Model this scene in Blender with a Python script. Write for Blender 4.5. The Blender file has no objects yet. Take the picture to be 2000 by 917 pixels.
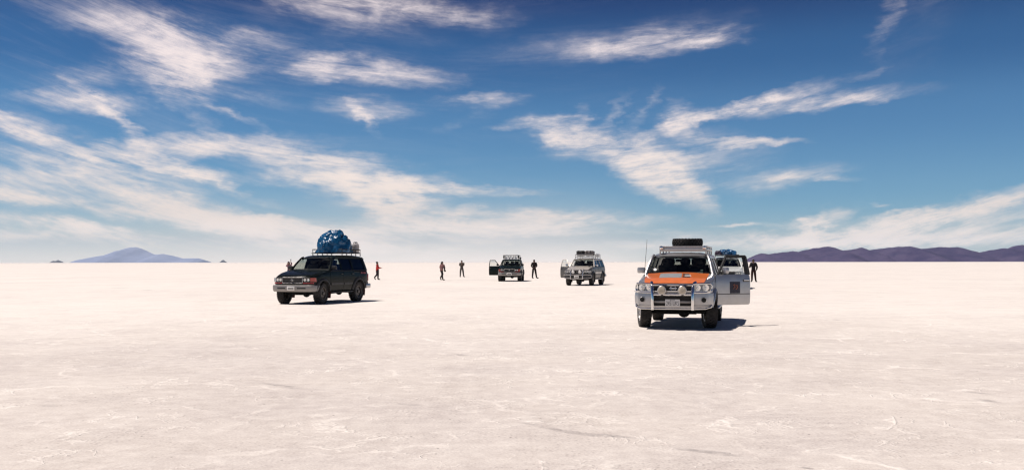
import bpy, bmesh, math, random
import numpy as np
from mathutils import Vector, Matrix, noise as mnoise

SC = bpy.context.scene
COL = SC.collection
R = math.radians
PX = 1850.0            # focal length of the photograph in its own pixels
CAM_H = 1.62

# ---------------------------------------------------------------- camera
cam_d = bpy.data.cameras.new("camera")
cam = bpy.data.objects.new("camera", cam_d)
COL.objects.link(cam)
cam.location = (0, 0, CAM_H)
cam.rotation_euler = (R(90), R(0.085), 0)
cam_d.sensor_width = 36.0
cam_d.lens = 36.0 * PX / 2000.0
cam_d.shift_y = 52.5 / 2000.0
cam_d.clip_start = 0.1
cam_d.clip_end = 90000.0
SC.camera = cam

# ---------------------------------------------------------------- view / render
SC.view_settings.view_transform = 'Standard'
SC.view_settings.look = 'None'
SC.view_settings.exposure = 0.0
SC.view_settings.gamma = 1.0
SC.view_settings.use_curve_mapping = False
SC.render.engine = 'CYCLES'
SC.cycles.use_denoising = True
SC.cycles.max_bounces = 8
SC.cycles.diffuse_bounces = 3
SC.cycles.glossy_bounces = 4
SC.cycles.transmission_bounces = 6
SC.cycles.transparent_max_bounces = 12
SC.cycles.volume_bounces = 0
SC.cycles.sample_clamp_indirect = 6.0
SC.cycles.caustics_reflective = False
SC.cycles.caustics_refractive = False
SC.cycles.pixel_filter_type = 'BLACKMAN_HARRIS'
SC.cycles.filter_width = 1.3

# ---------------------------------------------------------------- sun
SUN_EL = R(65.0)
SUN_DIR = Vector((-math.cos(SUN_EL) * math.cos(R(8)), math.cos(SUN_EL) * math.sin(R(8)), math.sin(SUN_EL)))  # towards the sun
sun_d = bpy.data.lights.new("sun", 'SUN')
sun_d.energy = 5.0
sun_d.angle = R(0.53)
sun_d.color = (1.0, 0.925, 0.86)
sun = bpy.data.objects.new("sun", sun_d)
COL.objects.link(sun)
sun.rotation_euler = SUN_DIR.to_track_quat('Z', 'Y').to_euler()
sun.location = (-30, 5, 60)

# ---------------------------------------------------------------- node helpers
class NT:
    """small wrapper that wires shader nodes"""
    def __init__(self, tree):
        self.t = tree; self.n = tree.nodes; self.l = tree.links
    def new(self, kind, **kw):
        nd = self.n.new(kind)
        for k, v in kw.items():
            setattr(nd, k, v)
        return nd
    def put(self, sock, val):
        if val is None: return
        if isinstance(val, bpy.types.NodeSocket):
            self.l.new(val, sock)
        else:
            try: sock.default_value = val
            except Exception: sock.default_value = tuple(val) + (1.0,)
    def math(self, op, a=None, b=None, c=None, clamp=False):
        nd = self.new('ShaderNodeMath', operation=op, use_clamp=clamp)
        for s, v in zip(nd.inputs, (a, b, c)): self.put(s, v)
        return nd.outputs[0]
    def vmath(self, op, a=None, b=None, scale=None):
        nd = self.new('ShaderNodeVectorMath', operation=op)
        self.put(nd.inputs[0], a); self.put(nd.inputs[1], b)
        if scale is not None: self.put(nd.inputs['Scale'], scale)
        return nd.outputs['Value'] if op in ('LENGTH', 'DOT_PRODUCT', 'DISTANCE') else nd.outputs[0]
    def comb(self, x=0.0, y=0.0, z=0.0):
        nd = self.new('ShaderNodeCombineXYZ')
        for s, v in zip(nd.inputs, (x, y, z)): self.put(s, v)
        return nd.outputs[0]
    def sep(self, v):
        nd = self.new('ShaderNodeSeparateXYZ'); self.put(nd.inputs[0], v)
        return nd.outputs
    def noise(self, vec, scale=1.0, detail=4.0, rough=0.5, dist=0.0, color=False):
        nd = self.new('ShaderNodeTexNoise')
        self.put(nd.inputs['Vector'], vec)
        nd.inputs['Scale'].default_value = scale; nd.inputs['Detail'].default_value = detail
        nd.inputs['Roughness'].default_value = rough; nd.inputs['Distortion'].default_value = dist
        return nd.outputs['Color'] if color else nd.outputs['Fac']
    def ramp(self, v, a, b, lo=0.0, hi=1.0, smooth=True):
        nd = self.new('ShaderNodeMapRange', interpolation_type='SMOOTHSTEP' if smooth else 'LINEAR')
        nd.clamp = True
        self.put(nd.inputs['Value'], v)
        nd.inputs['From Min'].default_value = a; nd.inputs['From Max'].default_value = b
        nd.inputs['To Min'].default_value = lo; nd.inputs['To Max'].default_value = hi
        return nd.outputs['Result']
    def mix(self, f, a, b, mode='MIX'):
        nd = self.new('ShaderNodeMix', data_type='RGBA', blend_type=mode)
        self.put(nd.inputs[0], f)
        for s, v in ((nd.inputs[6], a), (nd.inputs[7], b)):
            if isinstance(v, (tuple, list)) and len(v) == 3: v = tuple(v) + (1.0,)
            self.put(s, v)
        return nd.outputs[2]

# ---------------------------------------------------------------- sky: Nishita + cirrus, all a function of direction
world = bpy.data.worlds.new("World")
SC.world = world
world.use_nodes = True
world.node_tree.nodes.clear()
W_ = NT(world.node_tree)
sky = W_.new('ShaderNodeTexSky', sky_type='NISHITA', sun_disc=False)
sky.sun_elevation = SUN_EL
sky.sun_rotation = math.atan2(SUN_DIR.x, SUN_DIR.y)
sky.altitude = 3650.0
sky.air_density = 1.0
sky.dust_density = 0.6
sky.ozone_density = 2.2
tc = W_.new('ShaderNodeTexCoord')
dx, dy, dz = W_.sep(tc.outputs['Generated'])
az = W_.math('MULTIPLY', W_.math('ARCTAN2', dx, dy), 180 / math.pi)
hyp = W_.math('SQRT', W_.math('ADD', W_.math('MULTIPLY', dx, dx), W_.math('MULTIPLY', dy, dy)))
el = W_.math('MULTIPLY', W_.math('ARCTAN2', dz, hyp), 180 / math.pi)
aev = W_.comb(az, el, 0.0)                                  # azimuth, elevation in degrees
# the cirrus fibres fan out: they fall to the right on the left of the view and rise to the right on the right of it
azc = W_.math('MINIMUM', W_.math('ABSOLUTE', az), 32.0)
elf = W_.math('SUBTRACT', el, W_.math('MULTIPLY', W_.math('MULTIPLY', azc, azc), 0.0056))
fib_co = W_.comb(W_.math('MULTIPLY', az, 0.085), W_.math('MULTIPLY', elf, 0.62), 0.0)
fib = W_.noise(fib_co, 1.0, 9.0, 0.72, 0.5)
puff = W_.noise(W_.comb(W_.math('MULTIPLY', az, 0.30), W_.math('MULTIPLY', el, 0.62), 4.0), 1.0, 8.0, 0.6, 0.5)
w1 = W_.vmath('SUBTRACT', W_.noise(W_.comb(W_.math('MULTIPLY', az, 0.30), W_.math('MULTIPLY', el, 0.55), 9.0), 1.0, 2.0, 0.5, 0.0, True), (0.5, 0.5, 0.5))
w2 = W_.vmath('SUBTRACT', W_.noise(W_.comb(W_.math('MULTIPLY', az, 1.1), W_.math('MULTIPLY', el, 2.4), 2.0), 1.0, 4.0, 0.6, 0.0, True), (0.5, 0.5, 0.5))
wp = W_.vmath('ADD', aev, W_.vmath('MULTIPLY', w1, (2.6, 0.95, 0)))
wp = W_.vmath('ADD', wp, W_.vmath('MULTIPLY', w2, (2.0, 0.6, 0)))

# streaks of cirrus: where each lies in the sky (written down in the photo's pixels, turned into azimuth and elevation)
STREAKS = [
 (210,34,150,36,12,.36),(480,70,110,12,4,.3),(300,18,120,12,6,.25),(330,60,140,23,3,.5),(270,62,60,20,0,.4),(350,100,80,32,55,.4),(372,116,115,27,-3,.75),(335,150,60,34,30,.75),
 (410,135,80,25,0,.5),(500,90,90,12,3,.35),(180,148,80,20,-10,.45),(150,196,85,15,0,.8),(240,240,110,10,38,.55),(450,222,80,8,28,.42),
 (370,215,60,14,40,.3),(470,190,80,12,8,.3),(70,262,140,11,22,.6),(90,240,60,12,12,.35),(200,312,190,17,20,.6),(410,284,165,17,-4,.95),
 (290,310,90,16,15,.6),(350,332,80,15,10,.6),(140,332,155,20,18,.85),(40,345,70,16,8,.6),(420,362,110,9,18,.65),(610,308,145,14,3,.9),
 (555,322,60,12,0,.4),(40,378,100,16,5,.8),(150,402,160,12,8,.5),(120,437,130,14,8,.9),(60,456,90,13,3,.7),(205,462,60,18,10,.6),
 (370,413,130,26,12,.95),(490,440,180,22,5,.85),(650,452,180,28,0,.85),(725,378,120,34,14,1.0),(690,351,150,14,0,1.0),(765,402,70,32,20,.85),
 (885,369,150,8,1,.85),(800,372,100,15,0,.55),(620,478,300,22,0,.75),
 (640,5,180,30,15,.38),(760,14,180,20,3,.75),(880,32,90,18,12,.4),(650,62,150,40,20,.2),(640,132,55,20,-15,.8),(710,139,140,17,3,.9),
 (690,205,60,16,0,.45),(712,228,40,9,45,.4),(765,215,60,12,-8,.35),(935,196,75,13,0,.75),(920,228,60,10,-20,.28),
 (1180,90,190,24,-4,.42),(1190,100,70,18,0,.4),(1320,80,110,16,-6,.6),(1390,78,60,9,3,.5),(1340,55,100,22,-5,.25),
 (1060,238,75,9,-3,.85),(1130,240,30,13,-50,.6),(1085,270,60,24,30,.55),(1180,271,85,17,2,.95),(1205,305,90,26,20,.6),(1270,330,90,36,25,1.0),
 (1322,362,60,26,40,.9),(1355,310,110,40,0,.5),(1330,236,34,24,60,.8),(1420,216,125,11,-16,1.0),(1565,181,105,7,-13,.5),(1545,205,180,14,-4,.75),
 (1665,200,80,7,-4,.36),(1440,282,85,7,0,.75),(1200,230,40,12,-65,.3),(1255,215,44,12,-55,.32),(1535,346,90,14,-8,.5),(1500,370,60,15,-15,.3),
 (1595,350,60,5,2,.35),(1728,28,62,15,-84,.34),(1790,30,100,50,-60,.13),
 (1600,428,60,15,-12,.75),(1582,442,35,14,-60,.6),(1500,472,300,17,-2,.9),(1750,440,180,19,-9,.95),(1880,406,115,17,-13,.9),(1950,431,90,12,-6,.6),
 (1930,462,130,17,-4,.75),(1720,467,130,18,0,.7),(1060,418,165,19,2,.9),(1050,441,190,19,-2,.7),(990,456,120,22,0,.6),(900,416,40,15,-25,.6),
 (860,446,90,16,0,.45),(1250,456,150,7,0,.3),(1450,440,50,5,0,.5),(1740,402,16,4,0,.4),
]
acc = None
for cx, cy, hl, hw, ang, amp in STREAKS:
    u = (cx - 1000) / PX; v = (511 - cy) / PX
    a0 = math.degrees(math.atan(u)); e0 = math.degrees(math.atan(v * math.cos(math.atan(u))))
    k = math.degrees(1 / PX)
    mp = W_.new('ShaderNodeMapping', vector_type='TEXTURE')
    mp.inputs['Location'].default_value = (a0, e0, 0)
    mp.inputs['Rotation'].default_value = (0, 0, R(-ang))
    mp.inputs['Scale'].default_value = (hl * k * 1.65, hw * k * (1.65 if cy < 380 else 1.25), 1)
    W_.put(mp.inputs['Vector'], wp)
    gr = W_.new('ShaderNodeTexGradient', gradient_type='SPHERICAL')
    W_.put(gr.inputs[0], mp.outputs[0])
    acc = W_.math('MULTIPLY_ADD', gr.outputs['Fac'], amp * (0.95 if cy < 150 else 1.12 if cy < 380 else 1.30), acc if acc is not None else 0.0)
# other cirrus, all round the sky outside the part the streaks describe
aaz = W_.math('ABSOLUTE', az)
away = W_.math('MAXIMUM', W_.ramp(aaz, 29, 36), W_.ramp(el, 17, 24))
generic = W_.math('MULTIPLY', W_.ramp(W_.noise(W_.comb(W_.math('MULTIPLY', az, 0.03), W_.math('MULTIPLY', el, 0.09), 0.0), 1.0, 4.0), 0.48, 0.7), away)
acc = W_.math('MULTIPLY_ADD', generic, 0.3, acc)
# a thin veil that thickens low over the horizon
veil = W_.math('POWER', W_.ramp(W_.math('ADD', el, W_.ramp(az, 3, 12, 0.0, 1.5)), -0.3, 5.6, 1.0, 0.0, False), 2.1)
veil = W_.math('MULTIPLY', veil, W_.math('MULTIPLY', W_.ramp(az, -27, -2, 0.80, 1.0), W_.ramp(az, 4, 20, 1.0, 0.78)))
# fibres and puffs eat into the streaks
fine = W_.noise(W_.comb(W_.math('MULTIPLY', az, 0.55), W_.math('MULTIPLY', elf, 3.2), 7.0), 1.0, 5.0, 0.65, 0.8)
tex = W_.math('ADD', W_.math('ADD', W_.math('MULTIPLY', fib, 0.50), W_.math('MULTIPLY', puff, 0.32)), W_.math('MULTIPLY', fine, 0.18))
tt = W_.ramp(tex, 0.37, 0.63, 0.0, 1.0, False)
tt = W_.math('ADD', 0.07, W_.math('MULTIPLY', W_.math('MULTIPLY', tt, tt), 2.7))
tau = W_.math('MULTIPLY', W_.math('POWER', acc, 1.55), tt)
dens = W_.math('SUBTRACT', 1.0, W_.math('EXPONENT', W_.math('MULTIPLY', tau, -1.25)))
film = W_.math('MULTIPLY', W_.ramp(fib, 0.45, 0.75), W_.ramp(az, -28, 20, 0.10, 0.0))   # faint streaky film
dens = W_.math('SUBTRACT', 1.0, W_.math('MULTIPLY', W_.math('SUBTRACT', 1.0, dens), W_.math('SUBTRACT', 1.0, veil)))
dens = W_.math('SUBTRACT', 1.0, W_.math('MULTIPLY', W_.math('SUBTRACT', 1.0, dens), W_.math('SUBTRACT', 1.0, film)))
SKY_STRENGTH = 0.10
tr = W_.new('ShaderNodeValToRGB'); W_.put(tr.inputs[0], W_.math('DIVIDE', el, 90.0))
cr_ = tr.color_ramp; cr_.interpolation = 'EASE'
stops = [(0.5, (0.58, 0.84, 0.89)), (4.0, (0.44, 0.74, 0.84)), (8.5, (0.32, 0.65, 0.81)), (12.0, (0.135, 0.44, 0.66)), (16.5, (0.004, 0.125, 0.36)), (45, (0.03, 0.13, 0.30))]
cr_.elements[0].position = stops[0][0] / 90; cr_.elements[0].color = stops[0][1] + (1,)
cr_.elements[1].position = stops[-1][0] / 90; cr_.elements[1].color = stops[-1][1] + (1,)
for e_, c_ in stops[1:-1]:
    q_ = cr_.elements.new(e_ / 90); q_.color = c_ + (1,)
tint = tr.outputs[0]
skyc = W_.mix(1.0, sky.outputs['Color'], tint, 'MULTIPLY')
cl_lo = (1.08 / SKY_STRENGTH, 0.92 / SKY_STRENGTH, 0.82 / SKY_STRENGTH)
cl_hi = (1.02 / SKY_STRENGTH, 0.88 / SKY_STRENGTH, 0.86 / SKY_STRENGTH)
clc = W_.mix(W_.ramp(el, 3.0, 14.0), cl_lo, cl_hi)
clc = W_.mix(W_.ramp(el, 0.0, 3.2, 0.85, 0.0), clc, (2.1 / SKY_STRENGTH, 1.78 / SKY_STRENGTH, 1.56 / SKY_STRENGTH))
fin = W_.mix(dens, skyc, clc)
bg = W_.new('ShaderNodeBackground')
W_.put(bg.inputs['Color'], fin)
bg.inputs['Strength'].default_value = SKY_STRENGTH
wo = W_.new('ShaderNodeOutputWorld')
W_.l.new(bg.outputs[0], wo.inputs['Surface'])
# ================================================================ mesh tools
rnd = random.Random(7)

def smooth01(t):
    t = max(0.0, min(1.0, t)); return t * t * (3 - 2 * t)

def lerp(a, b, t): return a + (b - a) * t

def finish(me, mats, angle=35):
    for m in (mats if isinstance(mats, (list, tuple)) else [mats]): me.materials.append(m)
    me.polygons.foreach_set('use_smooth', [True] * len(me.polygons))
    me.set_sharp_from_angle(angle=R(angle))
    me.update()

def link(name, me, parent=None, loc=(0, 0, 0), rot=(0, 0, 0)):
    o = bpy.data.objects.new(name, me)
    COL.objects.link(o)
    o.location = loc; o.rotation_euler = rot
    if parent is not None: o.parent = parent
    return o

def tag(o, label=None, cat=None, group=None, kind=None):
    if label: o['label'] = label
    if cat: o['category'] = cat
    if group: o['group'] = group
    if kind: o['kind'] = kind
    return o

def empty(name, loc=(0, 0, 0), rz=0.0):
    o = bpy.data.objects.new(name, None)
    o.empty_display_size = 0.3
    COL.objects.link(o)
    o.location = loc; o.rotation_euler = (0, 0, rz)
    return o

class MB:
    """collects shapes and links them as ONE mesh object"""
    def __init__(self): self.v = []; self.f = []; self.m = []; self.cur = 0
    def add(self, vs, fs):
        b = len(self.v)
        self.v += [tuple(p) for p in vs]
        self.f += [tuple(i + b for i in f) for f in fs]
        self.m += [self.cur] * len(fs)
        return self
    def box(self, c, s, r=0.0, rot=None):
        """box centred on c, size s, chamfered by r"""
        hx, hy, hz = s[0] / 2, s[1] / 2, s[2] / 2
        M = rot.to_matrix() if rot is not None and hasattr(rot, 'to_matrix') else rot
        def put(p):
            p = Vector(p)
            if M is not None: p = M @ p
            return (p.x + c[0], p.y + c[1], p.z + c[2])
        if r <= 0:
            vs = [put((x, y, z)) for x in (-hx, hx) for y in (-hy, hy) for z in (-hz, hz)]
            return self.add(vs, [(0, 1, 3, 2), (4, 6, 7, 5), (0, 4, 5, 1), (2, 3, 7, 6), (0, 2, 6, 4), (1, 5, 7, 3)])
        r = min(r, hx * .98, hy * .98, hz * .98)
        bm = bmesh.new()
        bmesh.ops.create_cube(bm, size=1.0)
        for q in bm.verts: q.co = Vector((q.co.x * 2 * hx, q.co.y * 2 * hy, q.co.z * 2 * hz))
        bmesh.ops.bevel(bm, geom=bm.edges[:], offset=r, segments=2, profile=0.5, affect='EDGES')
        bm.verts.index_update()
        self.add([put(q.co) for q in bm.verts], [[q.index for q in f.verts] for f in bm.faces])
        bm.free()
        return self
    def tube(self, pts, r, n=8, closed=False, cap=True):
        pts = [Vector(p) for p in pts]; N = len(pts)
        rr = r if isinstance(r, (list, tuple)) else [r] * N
        rings = []; up = None
        for i, p in enumerate(pts):
            if closed: d = pts[(i + 1) % N] - pts[i - 1]
            else: d = pts[min(i + 1, N - 1)] - pts[max(i - 1, 0)]
            d.normalize()
            if up is None: up = Vector((0, 0, 1)) if abs(d.z) < 0.9 else Vector((1, 0, 0))
            a = d.cross(up)
            if a.length < 1e-5: a = d.cross(Vector((0, 1, 0.01)))
            a.normalize(); b = d.cross(a); up = -b if b.dot(up) < 0 else b
            b = a.cross(d)
            rings.append([p + (a * math.cos(2 * math.pi * k / n) + b * math.sin(2 * math.pi * k / n)) * rr[i] for k in range(n)])
        vs = [q for g in rings for q in g]; fs = []
        for i in range(N if closed else N - 1):
            j = (i + 1) % N
            for k in range(n):
                k2 = (k + 1) % n
                fs.append((i * n + k, i * n + k2, j * n + k2, j * n + k))
        if cap and not closed:
            fs.append(tuple(range(n - 1, -1, -1))); fs.append(tuple((N - 1) * n + k for k in range(n)))
        return self.add(vs, fs)
    def lathe(self, prof, n=32, axis='x', c=(0, 0, 0)):
        """prof: (radius, height along the axis)"""
        vs = []; fs = []
        for r, h in prof:
            for k in range(n):
                a = 2 * math.pi * k / n
                q = (h, r * math.cos(a), r * math.sin(a))
                if axis == 'y': q = (r * math.cos(a), h, r * math.sin(a))
                if axis == 'z': q = (r * math.cos(a), r * math.sin(a), h)
                vs.append((q[0] + c[0], q[1] + c[1], q[2] + c[2]))
        for i in range(len(prof) - 1):
            for k in range(n):
                k2 = (k + 1) % n
                fs.append((i * n + k, i * n + k2, (i + 1) * n + k2, (i + 1) * n + k))
        if prof[0][0] > 1e-6: fs.append(tuple(range(n)))
        if prof[-1][0] > 1e-6: fs.append(tuple((len(prof) - 1) * n + k for k in range(n)))
        return self.add(vs, fs)
    def grid(self, fn, nu, nv):
        """single sheet fn(u, v) for u, v in 0..1"""
        vs = [fn(i / nu, j / nv) for i in range(nu + 1) for j in range(nv + 1)]
        fs = [(i * (nv + 1) + j, (i + 1) * (nv + 1) + j, (i + 1) * (nv + 1) + j + 1, i * (nv + 1) + j + 1) for i in range(nu) for j in range(nv)]
        return self.add(vs, fs)
    def slab(self, fn, gn, nu, nv):
        """closed slab between the sheets fn and gn"""
        def idx(i, j): return i * (nv + 1) + j
        n = (nu + 1) * (nv + 1)
        vs = [fn(i / nu, j / nv) for i in range(nu + 1) for j in range(nv + 1)] + [gn(i / nu, j / nv) for i in range(nu + 1) for j in range(nv + 1)]
        fs = []
        for i in range(nu):
            for j in range(nv):
                q = (idx(i, j), idx(i + 1, j), idx(i + 1, j + 1), idx(i, j + 1))
                fs.append(q); fs.append(tuple(n + k for k in reversed(q)))
        for i in range(nu):
            fs.append((idx(i, 0), n + idx(i, 0), n + idx(i + 1, 0), idx(i + 1, 0)))
            fs.append((idx(i + 1, nv), n + idx(i + 1, nv), n + idx(i, nv), idx(i, nv)))
        for j in range(nv):
            fs.append((idx(0, j + 1), n + idx(0, j + 1), n + idx(0, j), idx(0, j)))
            fs.append((idx(nu, j), n + idx(nu, j), n + idx(nu, j + 1), idx(nu, j + 1)))
        return self.add(vs, fs)
    def sphere(self, c, r, n=12, m=8, s=(1, 1, 1)):
        vs = [(c[0], c[1], c[2] + r * s[2])]
        for i in range(1, m):
            t = math.pi * i / m
            for k in range(n):
                a = 2 * math.pi * k / n
                vs.append((c[0] + r * s[0] * math.sin(t) * math.cos(a), c[1] + r * s[1] * math.sin(t) * math.sin(a), c[2] + r * s[2] * math.cos(t)))
        vs.append((c[0], c[1], c[2] - r * s[2]))
        fs = [(0, 1 + k, 1 + (k + 1) % n) for k in range(n)]
        for i in range(m - 2):
            for k in range(n):
                a = 1 + i * n; b = a + n; k2 = (k + 1) % n
                fs.append((a + k, b + k, b + k2, a + k2))
        L = len(vs) - 1; a = 1 + (m - 2) * n
        fs += [(L, a + (k + 1) % n, a + k) for k in range(n)]
        return self.add(vs, fs)
    def mesh(self, name, mats, angle=35):
        me = bpy.data.meshes.new(name)
        me.from_pydata(self.v, [], self.f)
        bm = bmesh.new(); bm.from_mesh(me)
        bmesh.ops.recalc_face_normals(bm, faces=bm.faces[:])
        bm.to_mesh(me); bm.free()
        if any(self.m): me.polygons.foreach_set('material_index', self.m)
        finish(me, mats, angle)
        return me
    def build(self, name, mats, parent=None, loc=(0, 0, 0), rot=(0, 0, 0), angle=35):
        return link(name, self.mesh(name, mats, angle), parent, loc, rot)

def cut_polygon(poly, ycuts=(), zcuts=()):
    """fill a (y, z) outline, slice it; returns 2-D verts, faces, ordered boundary"""
    bm = bmesh.new()
    bm.faces.new([bm.verts.new((0, y, z)) for y, z in poly]).normal_update()
    bmesh.ops.triangulate(bm, faces=bm.faces[:], ngon_method='EAR_CLIP')
    for zc in zcuts:
        bmesh.ops.bisect_plane(bm, geom=bm.verts[:] + bm.edges[:] + bm.faces[:], plane_co=(0, 0, zc), plane_no=(0, 0, 1), dist=1e-5)
    for yc in ycuts:
        bmesh.ops.bisect_plane(bm, geom=bm.verts[:] + bm.edges[:] + bm.faces[:], plane_co=(0, yc, 0), plane_no=(0, 1, 0), dist=1e-5)
    bm.verts.index_update()
    vs = [(v.co.y, v.co.z) for v in bm.verts]
    fs = [[v.index for v in f.verts] for f in bm.faces]
    start = next(e for e in bm.edges if e.is_boundary)
    loop = [start.verts[0], start.verts[1]]; prev = start
    while True:
        e = next((e for e in loop[-1].link_edges if e.is_boundary and e is not prev), None)
        if e is None: break
        prev = e; nv = e.other_vert(loop[-1])
        if nv is loop[0]: break
        loop.append(nv)
    lp = [v.index for v in loop]
    bm.free()
    return vs, fs, lp

def rounded(poly, r=0.03, n=3):
    """round the corners of a closed 2-D outline"""
    out = []; N = len(poly)
    for i in range(N):
        p0, p1, p2 = Vector(poly[i - 1]), Vector(poly[i]), Vector(poly[(i + 1) % N])
        a = (p0 - p1); b = (p2 - p1)
        d = min(r, a.length * .45, b.length * .45)
        a.normalize(); b.normalize()
        q0 = p1 + a * d; q2 = p1 + b * d
        for k in range(n + 1):
            t = k / n
            out.append(tuple(q0.lerp(p1, t).lerp(p1.lerp(q2, t), t)))
    return out

def text_mesh(body, size, depth):
    cu = bpy.data.curves.new("lettering", 'FONT')
    cu.body = body; cu.size = size; cu.extrude = depth; cu.align_x = 'CENTER'; cu.align_y = 'CENTER'
    o = bpy.data.objects.new("lettering", cu); COL.objects.link(o)
    me = bpy.data.meshes.new_from_object(o.evaluated_get(bpy.context.evaluated_depsgraph_get()))
    bpy.data.objects.remove(o); bpy.data.curves.remove(cu)
    return me

def skin_mesh(name, verts, edges, radii, mat, parent=None, sub=2, root=0, loc=(0, 0, 0), rot=(0, 0, 0)):
    """one continuous surface grown round a skeleton"""
    me = bpy.data.meshes.new(name)
    me.from_pydata(verts, edges, [])
    o = bpy.data.objects.new(name, me); COL.objects.link(o)
    o.modifiers.new('skin', 'SKIN')
    o.modifiers['skin'].use_smooth_shade = True
    sv = me.skin_vertices[0].data
    for i, r in enumerate(radii):
        sv[i].radius = r if isinstance(r, tuple) else (r, r)
        sv[i].use_root = False
    for i in (root if isinstance(root, (list, tuple)) else [root]): sv[i].use_root = True
    ss = o.modifiers.new('sub', 'SUBSURF'); ss.levels = sub; ss.render_levels = sub
    new = bpy.data.meshes.new_from_object(o.evaluated_get(bpy.context.evaluated_depsgraph_get()))
    bpy.data.objects.remove(o); bpy.data.meshes.remove(me)
    new.name = name
    finish(new, mat, 80)
    return link(name, new, parent, loc, rot)

# ================================================================ materials
def pmat(name, col, rough=0.5, metal=0.0, spec=0.5, coat=0.0, vary=0.0, vscale=6.0, bump=0.0, bscale=40.0, rvary=0.0, trans=None, dust=0.0, dust_col=(0.55, 0.50, 0.46)):
    """principled material with procedural wear: colour variation, roughness variation, bump and settled dust"""
    m = bpy.data.materials.new(name); m.use_nodes = True
    N = NT(m.node_tree)
    p = N.n['Principled BSDF']
    p.inputs['Roughness'].default_value = rough
    p.inputs['Metallic'].default_value = metal
    p.inputs['Specular IOR Level'].default_value = spec
    p.inputs['Coat Weight'].default_value = coat
    p.inputs['Coat Roughness'].default_value = 0.04
    co = N.new('ShaderNodeTexCoord').outputs['Object']
    base = tuple(col) + (1.0,)
    c = base
    if vary > 0:
        n = N.noise(co, vscale, 5.0, 0.6)
        c = N.mix(N.ramp(n, 0.3, 0.7), tuple(max(0, x * (1 - vary)) for x in col), tuple(min(1, x * (1 + vary)) for x in col))
    if dust > 0:
        geo = N.new('ShaderNodeNewGeometry')
        n2 = N.noise(co, 3.5, 6.0, 0.65)
        f = N.math('MULTIPLY', N.ramp(n2, 0.35, 0.75), dust)
        c = N.mix(f, c, dust_col)
        N.put(p.inputs['Roughness'], N.math('ADD', rough, N.math('MULTIPLY', f, 0.4), clamp=True))
    elif rvary > 0:
        n3 = N.noise(co, vscale * 1.7, 4.0, 0.6)
        N.put(p.inputs['Roughness'], N.ramp(n3, 0.3, 0.7, max(0.02, rough - rvary), min(1, rough + rvary)))
    N.put(p.inputs['Base Color'], c)
    if bump > 0:
        b = N.new('ShaderNodeBump'); b.inputs['Strength'].default_value = bump; b.inputs['Distance'].default_value = 0.01
        N.put(b.inputs['Height'], N.noise(co, bscale, 5.0, 0.6))
        N.l.new(b.outputs[0], p.inputs['Normal'])
    return m

def glass_mat(name, tint=(0.35, 0.38, 0.37), rough=0.03, ior=1.42):
    m = bpy.data.materials.new(name); m.use_nodes = True
    N = NT(m.node_tree); N.n.remove(N.n['Principled BSDF'])
    tr = N.new('ShaderNodeBsdfTransparent'); tr.inputs['Color'].default_value = tuple(tint) + (1,)
    gl = N.new('ShaderNodeBsdfGlossy'); gl.inputs['Roughness'].default_value = rough
    fr = N.new('ShaderNodeFresnel')
    bf = N.new('ShaderNodeNewGeometry').outputs['Backfacing']          # a thin pane: the same share is reflected on either face
    N.put(fr.inputs['IOR'], N.math('ADD', ior, N.math('MULTIPLY', bf, 1.0 / ior - ior)))
    mx = N.new('ShaderNodeMixShader')
    N.l.new(fr.outputs[0], mx.inputs[0]); N.l.new(tr.outputs[0], mx.inputs[1]); N.l.new(gl.outputs[0], mx.inputs[2])
    N.l.new(mx.outputs[0], N.n['Material Output'].inputs['Surface'])
    return m

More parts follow.
